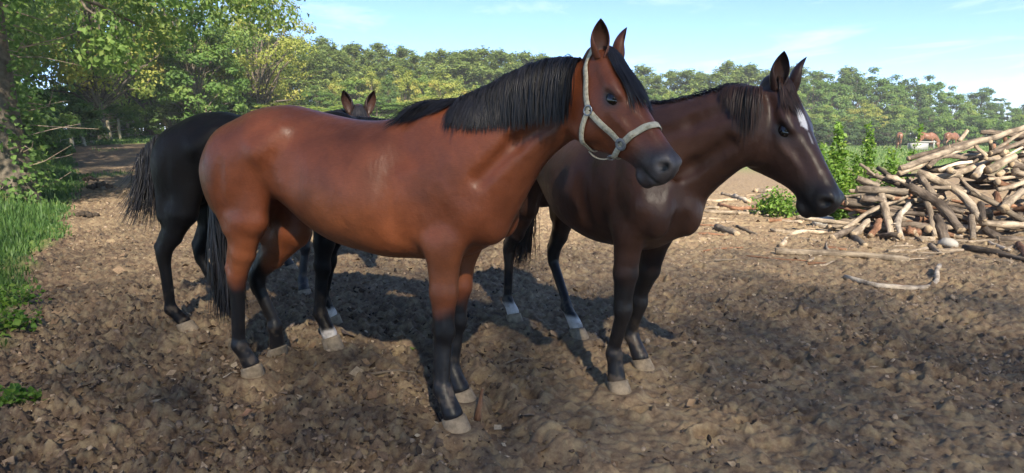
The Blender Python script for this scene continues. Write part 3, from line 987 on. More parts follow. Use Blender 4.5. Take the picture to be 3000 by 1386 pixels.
# ---- the horse behind, looking over the bay's back
FAR_TH = math.radians(-36.0)
_f = mid(pground(890, 868), pground(857, 796))
FAR_O = _f - np.array([math.cos(FAR_TH), math.sin(FAR_TH), 0]) * 0.62
fitD = Fit(FAR_O, FAR_TH)
legsD = plain_legs()
legsD['rf'] = fitD.leg([(893, 640), (893, 722), (888, 822), (890, 848), (892, 868)], -0.155)
legsD['lf'] = fitD.leg([(850, 620), (835, 690), (835, 752), (848, 776), (858, 796)], 0.155)
neckD = neck_at_depth(fitD, [((800, 372), (830, 580), 6.05, 0.19), ((860, 352), (900, 520), 5.95, 0.16), ((930, 338), (960, 470), 5.88, 0.125), ((985, 330), (1000, 430), 5.80, 0.095), ((1025, 328), (1020, 405), 5.74, 0.085)])
headD = (fitD.loc(pdepth(1052, 326, 5.68)), math.radians(-72) - FAR_TH, math.radians(52), 0.0, 1.12)
horseD = build_horse('brown_horse', 'brown horse looking over the back of the bay, only ears and forehead showing', FAR_O, FAR_TH, legsD, neckD, headD, sx=0.95, res=0.014)
def coatD(h, V, qh):
    c = np.tile(np.array([0.045, 0.022, 0.016]), (len(V), 1))
    f = black_legs(V, 0.60, 0.9)[:, None]
    return c * (1 - f) + np.array([0.016, 0.016, 0.019]) * f
rootD = finish_horse(horseD, coatD, dict(l=((-0.80, 0.30, 0.75), (0.8, 0.25, 0.5), 0.185), r=((-0.80, -0.30, 0.75), (0.8, -0.25, 0.5), 0.185), cols=((0.03, 0.016, 0.013), (0.05, 0.025, 0.02))))

# ---- manes, forelocks, tails
def crest_pts(h, t):
    tt = np.linspace(0, 1, len(h['C']))
    P = np.stack([np.interp(t, tt, h['C'][:, j]) for j in range(3)], 1)
    U = np.stack([np.interp(t, tt, h['UP'][:, j]) for j in range(3)], 1)
    D = np.interp(t, tt, h['HD'])
    T = np.gradient(h['C'], axis=0); T /= np.linalg.norm(T, axis=1, keepdims=True)
    T = np.stack([np.interp(t, tt, T[:, j]) for j in range(3)], 1)
    L = np.cross(U, T); L /= np.linalg.norm(L, axis=1, keepdims=True)      # to the horse's left
    return P + U * D[:, None], U, T, L

def neck_prims(h):
    c = h['C'].mean(0)
    return [p for p in h['prims'] if not p.sub and (np.all(p.lo < c + 0.9) and np.all(p.hi > c - 0.9)) and p.hi[2] > 0.95]

def hair_obj(name, paths, nor, w0, w1, h, mat, rg, tint=None):
    n, m, _ = paths.shape
    s_ = np.linspace(0, 1, m)[None]
    wd = (w0[:, None] * (1 - s_) + w1[:, None] * s_) * np.where(s_ > 0.85, (1 - s_) / 0.15 * 0.8 + 0.2, 1)
    V, F, t = ribbons(paths, wd, nor, rg.uniform(0, 1, n) if tint is None else tint)
    return obj(name, mesh_np(name, V, F, True, mat, {'tint': t}), h['root'])

def make_mane(h, t0, t1, n, ln, side, mat, seed, lift=0.6, sidew=0.5, wob=0.01, back=0.0, w=0.0045, spread=0.012, name='mane', steps=13, grav=1.0, lenjit=0.12):
    rg = np.random.default_rng(seed)
    t = np.sort(rg.uniform(t0, t1, n))
    P, U, T, L = crest_pts(h, t)
    sd = L * side
    roots = P + L * rg.normal(0, spread, (n, 1)) - U * 0.004 + T * rg.normal(0, 0.004, (n, 1))
    cl = np.floor(t * 60 + rg.uniform(-0.6, 0.6, n))
    cr = np.random.default_rng(seed + 5).uniform(-1, 1, 400)[(cl.astype(int)) % 400]
    dirs = U * lift * rg.uniform(0.6, 1.4, (n, 1)) + sd * rg.uniform(0.4, 1.2, (n, 1)) + T * (rg.normal(0, 0.10, (n, 1)) + 0.12 * cr[:, None] - back)
    dirs /= np.linalg.norm(dirs, axis=1, keepdims=True)
    lens = np.interp(t, np.linspace(t0, t1, len(ln)), ln) * rg.uniform(1 - lenjit, 1 + lenjit, n)
    g = np.tile([0, 0, -1.0], (n, 1)) * grav - T * back * 0.3
    paths, nor = grow_hair(neck_prims(h), roots, dirs, lens, steps, g, rg, clear=0.008 + 0 * lens[0], wob=wob, side=sd, sidew=sidew, clump=cr)
    # lift locks off the skin by differing amounts so they overlap
    lay = rg.uniform(0.0, 0.014, (n, 1, 1))
    paths = paths + nor * lay * np.linspace(0, 1, steps)[None, :, None] ** 0.5
    return hair_obj(name, paths, nor, rg.uniform(0.6, 1.3, n) * w, rg.uniform(0.3, 0.7, n) * w, h, mat, rg, tint=np.clip(rg.uniform(0, 0.8, n) + 0.3 * cr, 0, 1))

def make_forelock(h, n, ln, mat, seed, bias=0.0, w=0.0028):
    rg = np.random.default_rng(seed)
    A, hp, hs = h['A'], h['hp'], h['hs']
    wv = rg.uniform(-0.035, 0.035, n) + (0.0 if bias > -0.5 else -0.022)
    roots = np.array([hp(rg.uniform(-0.045, 0.02), x, 0.022) for x in wv])
    dirs = np.array([A[0] * 0.9 + A[2] * rg.uniform(0.1, 0.5) + A[1] * (x * 9 + bias + rg.normal(0, 0.18)) for x in wv])
    dirs /= np.linalg.norm(dirs, axis=1, keepdims=True)
    lens = rg.uniform(ln[0], ln[1], n)
    g = np.tile([0, 0, -0.8], (n, 1)) + A[0] * 0.25
    pr = [p for p in h['prims'] if not p.sub][-40:]
    paths, nor = grow_hair(pr, roots, dirs, lens, 14, g, rg, clear=0.008, wob=0.006)
    paths = paths + nor * rg.uniform(0, 0.012, (n, 1, 1)) * np.linspace(0, 1, 14)[None, :, None]
    return hair_obj('forelock', paths, nor, rg.uniform(0.6, 1.2, n) * w, rg.uniform(0.2, 0.5, n) * w, h, mat, rg)

def make_tail(h, root, n, dock, length, sweep, mat, seed, w=0.005, spread=0.05, flare=0.10, curl=0.0):
    """root = top of the dock; dock = vector along the dock; sweep = sideways drift of the hair at its end"""
    rg = np.random.default_rng(seed)
    root = np.array(root, float); dock = np.array(dock, float); sweep = np.array(sweep, float)
    t = rg.uniform(0, 1, n) ** 0.8
    a = rg.uniform(0, 2 * math.pi, n); rad = 0.026 * (1 - 0.4 * t)
    P0 = root + t[:, None] * dock + np.stack([np.cos(a) * rad, np.sin(a) * rad, 0 * a], 1)
    m = 18
    s_ = np.linspace(0, 1, m)
    L = length * (1 - 0.35 * t) * rg.uniform(0.72, 1.08, n)
    off = np.stack([np.cos(a), np.sin(a), 0 * a], 1) * spread * rg.uniform(0.2, 1.0, (n, 1))
    sw = sweep[None] * rg.uniform(0.55, 1.25, (n, 1)) + rg.normal(0, flare * 0.35, (n, 3)) * [1, 1, 0.3]
    ph = rg.uniform(0, 6.28, (n, 2)); fr = rg.uniform(3, 7, n)
    paths = np.zeros((n, m, 3))
    for k, s1 in enumerate(s_):
        bulge = math.sin(min(1, s1 * 1.6) * math.pi / 2)
        p = P0 + off * bulge * (1 - 0.45 * s1)
        p = p + np.array([0, 0, -1.0]) * (L * s1)[:, None] * (1 - 0.0)
        p = p + sw * (s1 ** 1.7)
        p[:, 0] += 0.010 * np.sin(ph[:, 0] + fr * s1); p[:, 1] += 0.010 * np.sin(ph[:, 1] + fr * s1)
        paths[:, k] = p
    nor = np.repeat((off / (np.linalg.norm(off, axis=1, keepdims=True) + 1e-9))[:, None], m, 1)
    ob = hair_obj('tail', paths, nor, rg.uniform(0.6, 1.3, n) * w, rg.uniform(0.15, 0.5, n) * w, h, mat, rg)
    return ob

# bay
make_mane(horseA, 0.12, 1.0, 2600, [0.21, 0.25, 0.28, 0.31, 0.32, 0.31], -1, MAT_HAIR, 11, w=0.0027, lenjit=0.22)
make_mane(horseA, 0.12, 0.97, 150, [0.24, 0.30, 0.34], -1, MAT_HAIR, 16, w=0.002, lift=1.3, wob=0.03, lenjit=0.3)
make_mane(horseA, 0.12, 1.0, 260, [0.05, 0.06, 0.05], -1, MAT_HAIR, 12, lift=1.2, sidew=0.1, back=0.2, w=0.003)
def withers_mane(h, x0, x1, n, seed, mat):
    rg = np.random.default_rng(seed)
    tx = rg.uniform(x0, x1, n)
    pr = neck_prims(h)
    P = np.zeros((n, 3)); P[:, 0] = tx; P[:, 1] = rg.normal(0, 0.012, n); P[:, 2] = 1.9
    for k in range(30):
        f = field(pr, P); P[:, 2] -= np.clip(f, 0, 0.1) * 0.9
    d = np.stack([rg.uniform(-1.0, -0.5, n), rg.uniform(-0.9, -0.1, n), rg.uniform(0.05, 0.45, n)], 1)
    d /= np.linalg.norm(d, axis=1, keepdims=True)
    g = np.tile([-0.28, -0.12, -0.42], (n, 1))
    paths, nor = grow_hair(pr, P, d, rg.uniform(0.14, 0.27, n), 12, g, rg, clear=0.008, wob=0.01)
    paths = paths + nor * rg.uniform(0, 0.016, (n, 1, 1)) * np.linspace(0, 1, 12)[None, :, None] ** 0.5
    return hair_obj('mane', paths, nor, rg.uniform(0.6, 1.2, n) * 0.003, rg.uniform(0.2, 0.6, n) * 0.003, h, mat, rg)
withers_mane(horseA, 0.50, 0.80, 700, 13, MAT_HAIR)
make_forelock(horseA, 420, (0.20, 0.34), MAT_HAIR, 14, bias=-0.05)
make_tail(horseA, (-0.845, 0, 1.38), 700, (-0.05, 0, -0.34), 1.05, (0.02, 0.0, 0.0), MAT_HAIR, 15, spread=0.055)
# dark bay
make_mane(horseB, 0.05, 0.85, 900, [0.16, 0.2, 0.22, 0.22], 1, MAT_HAIR_RED, 21, lift=1.0, w=0.003)
make_mane(horseB, 0.15, 0.9, 90, [0.07, 0.09, 0.08], -0.3, MAT_HAIR, 24, lift=1.5, sidew=0.0, back=0.9, w=0.0035, grav=0.5)
make_mane(horseB, 0.70, 1.0, 420, [0.07, 0.15, 0.22, 0.24], -1, MAT_HAIR_RED, 22, w=0.0026, lenjit=0.4)
make_forelock(horseB, 260, (0.10, 0.20), MAT_HAIR_RED, 23, bias=-1.1)
make_tail(horseB, (-0.80, 0, 1.38), 500, (-0.06, 0, -0.32), 0.95, (-0.05, -0.10, 0.0), MAT_HAIR_RED, 25)
# black
make_tail(horseC, (-0.85, -0.02, 1.45), 560, (-0.15, -0.05, -0.16), 0.72, (-0.09, -0.04, 0.0), MAT_HAIR, 35, spread=0.045, flare=0.20, w=0.003)
make_mane(horseC, 0.1, 1.0, 200, [0.2, 0.25], 1, MAT_HAIR, 36)
# the one behind
make_mane(horseD, 0.15, 1.0, 420, [0.14, 0.2, 0.2], 1, MAT_HAIR, 41, w=0.006)
make_mane(horseD, 0.3, 1.0, 120, [0.08, 0.1], -1, MAT_HAIR, 42, w=0.006)
make_forelock(horseD, 140, (0.14, 0.24), MAT_HAIR, 43, w=0.006)
make_tail(horseD, (-0.78, 0, 1.38), 200, (-0.06, 0, -0.3), 0.85, (0, 0, 0), MAT_HAIR, 44, w=0.008)

# ---- halter of the bay
hit = hit_skin
def on_skin(h, P, off):
    P = np.array(P, float)
    for k in range(6):
        f, g = field_grad(h['prims'], P); P = P + g * (off - f)[:, None] * 0.9
    return P, field_grad(h['prims'], P)[1]
def strap(h, parent, name, ctrl, width, mat, off=0.005, thick=0.003, n=26, cling=True):
    ctrl = np.array(ctrl, float)
    d = np.concatenate([[0], np.cumsum(np.linalg.norm(np.diff(ctrl, axis=0), axis=1))])
    P = crspline(d, ctrl, n)[1] if len(ctrl) > 2 else ctrl[0] + (ctrl[1] - ctrl[0]) * np.linspace(0, 1, n)[:, None]
    if cling:
        P, G = on_skin(h, P, off)
        for _ in range(2):
            P[1:-1] = 0.25 * P[:-2] + 0.5 * P[1:-1] + 0.25 * P[2:]
        f, G = field_grad(h['prims'], P); P = P + G * np.maximum(off - f, 0)[:, None]
    else:
        G = field_grad(h['prims'], P, 0.02)[1]
    T = np.gradient(P, axis=0); T /= np.linalg.norm(T, axis=1, keepdims=True)
    W = np.cross(T, G); W /= np.linalg.norm(W, axis=1, keepdims=True); G = np.cross(W, T)
    hw = width / 2
    prof = [(-hw, 0), (-hw * 0.9, thick), (hw * 0.9, thick), (hw, 0), (hw * 0.9, -0.001), (-hw * 0.9, -0.001)]
    V = np.stack([P + W * a + G * b for a, b in prof], 1).reshape(-1, 3)
    m = len(prof); F = []
    for i in range(n - 1):
        for j in range(m):
            F.append((i * m + j, i * m + (j + 1) % m, (i + 1) * m + (j + 1) % m, (i + 1) * m + j))
    return obj(name, mesh_np(name, V, np.array(F), True, mat), parent)
def ring(parent, name, c, nrm, r, tube, mat, h=None):
    nrm = nrm / np.linalg.norm(nrm); a = np.cross(nrm, [0, 0, 1.0]); a /= np.linalg.norm(a); b = np.cross(nrm, a)
    n, m = 24, 8; V = []
    for i in range(n):
        t = 2 * math.pi * i / n; e = a * math.cos(t) + b * math.sin(t)
        for j in range(m):
            q = 2 * math.pi * j / m
            V.append(c + e * (r + tube * math.cos(q)) + nrm * tube * 0.7 * math.sin(q))
    F = [(i * m + j, ((i + 1) % n) * m + j, ((i + 1) % n) * m + (j + 1) % m, i * m + (j + 1) % m) for i in range(n) for j in range(m)]
    return obj(name, mesh_np(name, np.array(V), np.array(F), True, mat), parent)

def webbing_mat():
    m, t, b = new_mat('halter_webbing')
    tc = nd(t, 'ShaderNodeTexCoord')
    n = noise_node(t, 60, 5, 0.65, tc.outputs['Object'])
    r = ramp_node(t, n.outputs['Fac'], [(0.28, (0.27, 0.225, 0.15)), (0.5, (0.54, 0.47, 0.335)), (0.75, (0.68, 0.61, 0.46))])
    t.links.new(r.outputs['Color'], b.inputs['Base Color']); b.inputs['Roughness'].default_value = 0.85
    v = nd(t, 'ShaderNodeTexVoronoi'); v.inputs['Scale'].default_value = 420; t.links.new(tc.outputs['Object'], v.inputs['Vector'])
    bump_node(t, v.outputs['Distance'], b, 0.35, 0.002)
    return m
MAT_WEB = webbing_mat()
MAT_METAL = simple_mat('dull_metal', (0.30, 0.30, 0.31), (0.45, 0.45, 0.45), 50, 0.35, 0.15, 0.001); MAT_METAL.node_tree.nodes['Principled BSDF'].inputs['Metallic'].default_value = 0.85
MAT_GREYP = simple_mat('grey_fitting', (0.14, 0.145, 0.15), (0.22, 0.22, 0.22), 60, 0.45, 0.1, 0.001)
halter = empty('halter', (BAY_O[0], BAY_O[1], 0), BAY_TH, label='dusty cream webbing halter with metal ring buckled on the bay horse', cat='halter')
hA = horseA
def HW(px, py):
    return hit(hA, px, py)
def mirror(P):
    q = (np.array(P) - hA['poll']) @ hA['A'].T; q[1] *= -1
    return hA['poll'] + q @ hA['A']
hpA = hA['hp']
def S1(*p):
    P, G = on_skin(hA, np.array(p, float), 0.006)
    return P, G
(rg_,), (gr,) = S1(hit(hA, 1726, 324)); (sq,), (gs,) = S1(hit(hA, 1822, 422))
qs = ((sq - hA['poll']) @ hA['A'].T) / hA['hs']; qr = ((rg_ - hA['poll']) @ hA['A'].T) / hA['hs']
print('ring', qr.round(3), 'connector', qs.round(3))
top = hpA(-0.065, 0.0, 0.035)
up1 = hpA(qr[0] * 0.45, qr[1] * 1.05, qr[2] * 0.75); up2 = hpA(-0.03, -0.078, -0.055)
strap(hA, halter, 'cheek_strap', [rg_, up1, up2, hpA(-0.06, -0.05, 0.0), top, mirror(hpA(-0.06, -0.05, 0.0)), mirror(up2), mirror(up1), mirror(rg_)], 0.027, MAT_WEB, n=44)
strap(hA, halter, 'cheek_strap', [rg_ * 0.9 + sq * 0.1, rg_ * 0.5 + sq * 0.5 + gr * 0.01, sq * 0.88 + rg_ * 0.12], 0.028, MAT_WEB)
strap(hA, halter, 'cheek_strap', [mirror(rg_ * 0.9 + sq * 0.1), mirror(rg_ * 0.5 + sq * 0.5 + gr * 0.01), mirror(sq * 0.88 + rg_ * 0.12)], 0.028, MAT_WEB)
n1 = hpA(qs[0] + 0.012, -0.066, -0.05); n2 = hpA(qs[0] + 0.02, -0.045, -0.005); n3 = hpA(qs[0] + 0.022, 0, 0.012)
strap(hA, halter, 'noseband', [sq, n1, n2, n3, mirror(n2), mirror(n1), mirror(sq)], 0.029, MAT_WEB, n=44)
t1 = hpA(qr[0] + 0.03, -0.09, qr[2] - 0.075); t2 = hpA(qr[0] + 0.075, -0.06, qr[2] - 0.135); t3 = hpA(qr[0] + 0.10, -0.02, qr[2] - 0.16)
strap(hA, halter, 'throat_strap', [rg_, t1, t2, t3, mirror(t3), mirror(t2), mirror(t1), mirror(rg_)], 0.025, MAT_WEB, n=40, off=0.007)
c1 = hpA(qs[0] + 0.005, -0.062, qs[2] - 0.05); c2 = hpA(qs[0] + 0.012, -0.046, qs[2] - 0.11); chb = hpA(qs[0] + 0.015, -0.012, qs[2] - 0.15)
strap(hA, halter, 'chin_strap', [sq, c1, c2, chb, mirror(chb), mirror(c2), mirror(c1), mirror(sq)], 0.026, MAT_WEB, n=40, off=0.008)
dn = -hA['A'][2] * 0.022
t3 = S1(t3)[0][0]; chb = S1(chb)[0][0]
strap(hA, halter, 'jaw_strap', [t3 + dn * 0.5, t3 * 0.6 + chb * 0.4 + dn * 1.3, t3 * 0.25 + chb * 0.75 + dn * 1.3, chb + dn * 0.6], 0.018, MAT_WEB, cling=False)
ring(halter, 'ring', rg_ + gr * 0.004, gr, 0.020, 0.0035, MAT_METAL)
ring(halter, 'connector', sq + gs * 0.004, gs, 0.019, 0.0085, MAT_GREYP)
ring(halter, 'buckle', chb - np.array([0, 0, 0.006]), np.array([0.2, -0.6, -0.8]), 0.016, 0.004, MAT_METAL)
for nm in ('cheek_strap',):
    ring(halter, 'ring', mirror(rg_ + gr * 0.004), (np.array([gr]) - 2 * (gr @ hA['A'][1]) * hA['A'][1])[0], 0.020, 0.0035, MAT_METAL)

# ================================================================== GROUND
def worley(x, y, cell, seed, jit=0.9):
    """distance to the nearest scattered point (in cells) and a random number of that point"""
    X, Y = x / cell, y / cell
    ix = np.floor(X).astype(np.int64); iy = np.floor(Y).astype(np.int64)
    best = np.full(X.shape, 9.0); val = np.zeros(X.shape)
    z = np.zeros_like(ix)
    for dx in (-1, 0, 1):
        for dy in (-1, 0, 1):
            a, b = ix + dx, iy + dy
            px = a + 0.5 + jit * (_hash(a, b, z, seed) - 0.5); py = b + 0.5 + jit * (_hash(a, b, z + 1, seed + 3) - 0.5)
            d = np.hypot(X - px, Y - py)
            m = d < best
            best = np.where(m, d, best); val = np.where(m, _hash(a, b, z + 2, seed + 7), val)
    return best, val

HOOF_SPOTS = []
for hh in (horseA, horseB, horseC, horseD):
    c, s_ = math.cos(hh['th']), math.sin(hh['th'])
    for J in hh['legs'].values():
        so = J[4]
        HOOF_SPOTS.append((hh['o'][0] + c * so[0] - s_ * so[1], hh['o'][1] + s_ * so[0] + c * so[1]))
RUT_A, RUT_B = pground(1290, 1010)[:2], pground(1660, 1330)[:2]
rgp = np.random.default_rng(99)
PITS = [(rgp.uniform(-4.5, 6.5), rgp.uniform(2.4, 12.0), rgp.uniform(0.055, 0.085), rgp.uniform(0.02, 0.055), rgp.uniform(0, 6.28)) for _ in range(480)]

def churn(x, y):
    """how fluffy / cloddy the mud is: strong at left front, weaker on the trodden strip at right and far away"""
    n = fbm2(x * 0.7 + 3, y * 0.7, 3, 31)
    c = 0.78 + 0.9 * (n - 0.4)
    c = c + 0.35 * sstep(1.0, -1.5, x) * sstep(7.0, 4.0, y)
    c = c * (1 - 0.28 * sstep(0.8, 2.2, x))
    smooth = np.exp(-(((x - 0.55) / 0.75) ** 2 + ((y - 2.75) / 0.55) ** 2))
    c = c * (1 - 0.6 * smooth)
    return np.clip(c, 0.15, 1.35)

def grassy(x, y):
    g = sstep(0.18, -0.28, x - verge_x(y) + 0.55 * (fbm2(x * 1.6, y * 1.6, 3, 77) - 0.5))
    # patches on the track, and the far meadow
    pt = sstep(0.50, 0.62, fbm2(x * 0.30 + 9, y * 0.22, 3, 78)) * sstep(15, 20, y) * sstep(-5, -9, x)
    mead = sstep(0.44, 0.56, fbm2(x * 0.10, y * 0.07, 3, 79) + 0.30 * sstep(26, 42, y) + 0.2 * sstep(6, 16, x) - 0.12)
    mead = mead * sstep(20, 34, y)
    return np.clip(np.maximum(np.maximum(g, 0.85 * pt), mead), 0, 1)

def micro(x, y):
    c = churn(x, y)
    fade = sstep(26, 9, y)
    wx = x + 0.03 * (vnoise2(x * 9, y * 9, 41) - 0.5); wy = y + 0.03 * (vnoise2(x * 9, y * 9, 42) - 0.5)
    big = (fbm2(x * 1.5, y * 1.5, 3, 1) - 0.5) * 0.085
    med = (np.abs(2 * fbm2(wx * 5, wy * 5, 4, 2, 0.6) - 1) - 0.25) * 0.085
    rid = (0.35 - np.abs(2 * fbm2(wx * 11 + 5, wy * 11, 3, 3, 0.6) - 1)) * 0.040
    f1, v1 = worley(wx, wy, 0.080, 5); cl1 = np.clip(0.54 - f1, 0, 1) * (v1 > 0.45) * (0.4 + v1) * 0.068
    f2, v2 = worley(wx + 3, wy, 0.040, 6); cl2 = np.clip(0.5 - f2, 0, 1) * (v2 > 0.3) * (0.4 + v2) * 0.036
    fine = (fbm2(x * 34, y * 34, 3, 8) - 0.5) * 0.028
    h = big + c * (med + rid + cl1 + cl2 + fine)
    # trodden-in ridge of a wheel track
    ab = RUT_B - RUT_A; L = np.linalg.norm(ab); ab = ab / L
    t = ((x - RUT_A[0]) * ab[0] + (y - RUT_A[1]) * ab[1]); d = (x - RUT_A[0]) * ab[1] - (y - RUT_A[1]) * ab[0]
    d = d + 0.05 * (vnoise2(t * 5, t * 0, 55) - 0.5)
    along = sstep(-0.25, 0.1, t) * sstep(L + 0.5, L, t)
    h = h + along * (0.035 * np.exp(-((d + 0.06) / 0.05) ** 2) - 0.045 * sstep(-0.02, 0.06, d) * sstep(0.55, 0.12, d))
    return h * fade + 0.02 * (fbm2(x * 0.4, y * 0.4, 2, 12) - 0.5)

def pits(x, y, h):
    shp = h.shape
    xf, yf, hf = x.ravel(), y.ravel(), h.ravel()
    for px, py, r, dp, a in PITS:
        m = np.where((np.abs(xf - px) < r * 2.2) & (np.abs(yf - py) < r * 2.2))[0]
        if len(m) == 0: continue
        q = np.hypot(xf[m] - px, (yf[m] - py) * 1.15) / r
        hf[m] += -dp * sstep(1.0, 0.6, q) + dp * 0.45 * np.exp(-((q - 1.2) / 0.22) ** 2)
    for px, py in HOOF_SPOTS:
        m = np.where((np.abs(xf - px) < 0.3) & (np.abs(yf - py) < 0.3))[0]
        if len(m) == 0: continue
        q = np.hypot(xf[m] - px, yf[m] - py)
        f = sstep(0.17, 0.075, q)
        hf[m] = hf[m] * (1 - f) + f * 0.022 + 0.02 * np.exp(-((q - 0.115) / 0.03) ** 2) * (0.5 + vnoise2(xf[m] * 40, yf[m] * 40, 9))
    return hf.reshape(shp)

def ground_z(x, y):
    x = np.atleast_1d(np.asarray(x, float)); y = np.atleast_1d(np.asarray(y, float))
    return base_z(x, y) + pits(x, y, micro(x, y).copy())

ys = [-45, -30, -20, -12, -7, -4, -2, -0.5, 0.6, 1.3, 1.8, 2.1, 2.25]
yy = 2.3
while yy < 16: ys.append(yy); yy *= 1.0037
while yy < 60: ys.append(yy); yy *= 1.013
while yy < 1600: ys.append(yy); yy *= 1.09
ys = np.array(ys)
nc = 840
sj = np.linspace(-1, 1, nc); sj = np.sign(sj) * (np.abs(sj) + 2.2 * np.clip(np.abs(sj) - 0.86, 0, 1))
YY = np.repeat(ys[:, None], nc, 1)
WW = np.where(YY < 2.3, 3.1 + np.maximum(0, 2.3 - YY) * 0.6, 0.92 * YY + 0.984)
XX = sj[None, :] * WW
MM = pits(XX, YY, micro(XX, YY))
ZZ = base_z(XX, YY) + MM
GR = grassy(XX, YY)
CH = churn(XX, YY)
dry = np.clip(0.22 + 0.62 * sstep(-1.3, 1.6, XX) + 0.35 * sstep(5.5, 10, YY) * sstep(-4, 0, XX) + 1.3 * (fbm2(XX * 0.6, YY * 0.6, 4, 61) - 0.5), 0, 1)
V = np.stack([XX, YY, ZZ], -1).reshape(-1, 3)
nr = len(ys)
ii = (np.arange(nr - 1)[:, None] * nc + np.arange(nc - 1)[None]).ravel()
F = np.stack([ii, ii + 1, ii + nc + 1, ii + nc], 1)

def soil_mat():
    m, t, b = new_mat('mud_and_turf')
    tc = nd(t, 'ShaderNodeTexCoord')
    P = tc.outputs['Object']
    ad = nd(t, 'ShaderNodeAttribute'); ad.attribute_name = 'dry'
    ag = nd(t, 'ShaderNodeAttribute'); ag.attribute_name = 'turf'
    n1 = noise_node(t, 13, 9, 0.72, P); n2 = noise_node(t, 70, 6, 0.7, P); n3 = noise_node(t, 2.3, 5, 0.6, P)
    wet = ramp_node(t, n1.outputs['Fac'], [(0.30, (0.034, 0.022, 0.016)), (0.48, (0.112, 0.073, 0.051)), (0.70, (0.29, 0.203, 0.142))])
    dryc = ramp_node(t, n1.outputs['Fac'], [(0.30, (0.085, 0.057, 0.037)), (0.48, (0.225, 0.157, 0.100)), (0.70, (0.39, 0.285, 0.186))])
    a1 = nd(t, 'ShaderNodeMath'); a1.operation = 'MULTIPLY_ADD'; a1.inputs[1].default_value = 1.4; 
    t.links.new(n2.outputs['Fac'], a1.inputs[0])
    s1 = nd(t, 'ShaderNodeMath'); s1.operation = 'SUBTRACT'; s1.inputs[1].default_value = 0.70
    t.links.new(ad.outputs['Fac'], s1.inputs[0]); t.links.new(s1.outputs[0], a1.inputs[2]); a1.use_clamp = True
    soil = mix_node(t, a1.outputs[0], wet.outputs['Color'], dryc.outputs['Color'])
    chips = ramp_node(t, n2.outputs['Fac'], [(0.58, (0, 0, 0)), (0.66, (1, 1, 1))])
    chc = ramp_node(t, n3.outputs['Fac'], [(0.3, (0.22, 0.15, 0.09)), (0.7, (0.30, 0.23, 0.15))])
    f1 = nd(t, 'ShaderNodeMath'); f1.operation = 'MULTIPLY'; f1.inputs[1].default_value = 0.45; t.links.new(chips.outputs['Color'], f1.inputs[0])
    soil2 = mix_node(t, f1.outputs[0], soil.outputs['Result'], chc.outputs['Color'])
    turf = ramp_node(t, n2.outputs['Fac'], [(0.3, (0.060, 0.110, 0.025)), (0.5, (0.115, 0.185, 0.042)), (0.72, (0.21, 0.245, 0.07))])
    gm = nd(t, 'ShaderNodeMath'); gm.operation = 'MULTIPLY_ADD'; gm.inputs[1].default_value = 0.9; gm.use_clamp = True
    sg = nd(t, 'ShaderNodeMath'); sg.operation = 'SUBTRACT'; sg.inputs[1].default_value = 0.45
    t.links.new(n1.outputs['Fac'], sg.inputs[0])
    t.links.new(sg.outputs[0], gm.inputs[0]); t.links.new(ag.outputs['Fac'], gm.inputs[2])
    fin = mix_node(t, gm.outputs[0], soil2.outputs['Result'], turf.outputs['Color'])
    t.links.new(fin.outputs['Result'], b.inputs['Base Color'])
    b.inputs['Roughness'].default_value = 0.88; b.inputs['Specular IOR Level'].default_value = 0.2
    n4 = noise_node(t, 120, 8, 0.72, P)
    bump_node(t, n4.outputs['Fac'], b, 0.7, 0.012)
    return m
MAT_SOIL = soil_mat()
me = mesh_np('ground', V, F, True, MAT_SOIL, {'dry': dry.ravel(), 'turf': GR.ravel()})
obj('ground', me, kind='structure')

# ---- crumbs and litter that nobody could count
ICO_V = np.array([(0, 0, 1)] + [(0.894 * math.cos(a), 0.894 * math.sin(a), 0.447) for a in np.arange(5) * 2 * math.pi / 5] +
                 [(0.894 * math.cos(a), 0.894 * math.sin(a), -0.447) for a in (np.arange(5) + 0.5) * 2 * math.pi / 5] + [(0, 0, -1)], float)
ICO_F = np.array([(0, 1, 2), (0, 2, 3), (0, 3, 4), (0, 4, 5), (0, 5, 1), (1, 6, 2), (2, 7, 3), (3, 8, 4), (4, 9, 5), (5, 10, 1),
                  (6, 7, 2), (7, 8, 3), (8, 9, 4), (9, 10, 5), (10, 6, 1), (6, 11, 7), (7, 11, 8), (8, 11, 9), (9, 11, 10), (10, 11, 6)])
def view_scatter(n, rg, y0, y1, half=1.0, xlo=None, xhi=None):
    """points over the yard, denser near by"""
    y = y0 * (y1 / y0) ** rg.uniform(0, 1, n)
    x = rg.uniform(-half, half, n) * (0.95 * y + 0.8)
    return x, y
def rot_rand(n, rg):
    q = rg.normal(size=(n, 4)); q /= np.linalg.norm(q, axis=1, keepdims=True)
    w_, x, y, z = q.T
    return np.stack([1 - 2 * (y * y + z * z), 2 * (x * y - z * w_), 2 * (x * z + y * w_), 2 * (x * y + z * w_), 1 - 2 * (x * x + z * z), 2 * (y * z - x * w_),
                     2 * (x * z - y * w_), 2 * (y * z + x * w_), 1 - 2 * (x * x + y * y)], 1).reshape(n, 3, 3)
def crumb_mat(name, stops, rough=0.9):
    m, t, b = new_mat(name)
    at = nd(t, 'ShaderNodeAttribute'); at.attribute_name = 'tint'
    tc = nd(t, 'ShaderNodeTexCoord'); n = noise_node(t, 60, 5, 0.65, tc.outputs['Object'])
    r = ramp_node(t, at.outputs['Fac'], stops)
    r2 = ramp_node(t, n.outputs['Fac'], [(0.3, (0.62, 0.62, 0.62)), (0.7, (1.25, 1.25, 1.25))])
    mm = mix_node(t, 1.0, r.outputs['Color'], r2.outputs['Color'], 'MULTIPLY')
    t.links.new(mm.outputs['Result'], b.inputs['Base Color']); b.inputs['Roughness'].default_value = rough; b.inputs['Specular IOR Level'].default_value = 0.2
    n4 = noise_node(t, 150, 6, 0.7, tc.outputs['Object']); bump_node(t, n4.outputs['Fac'], b, 0.6, 0.008)
    return m
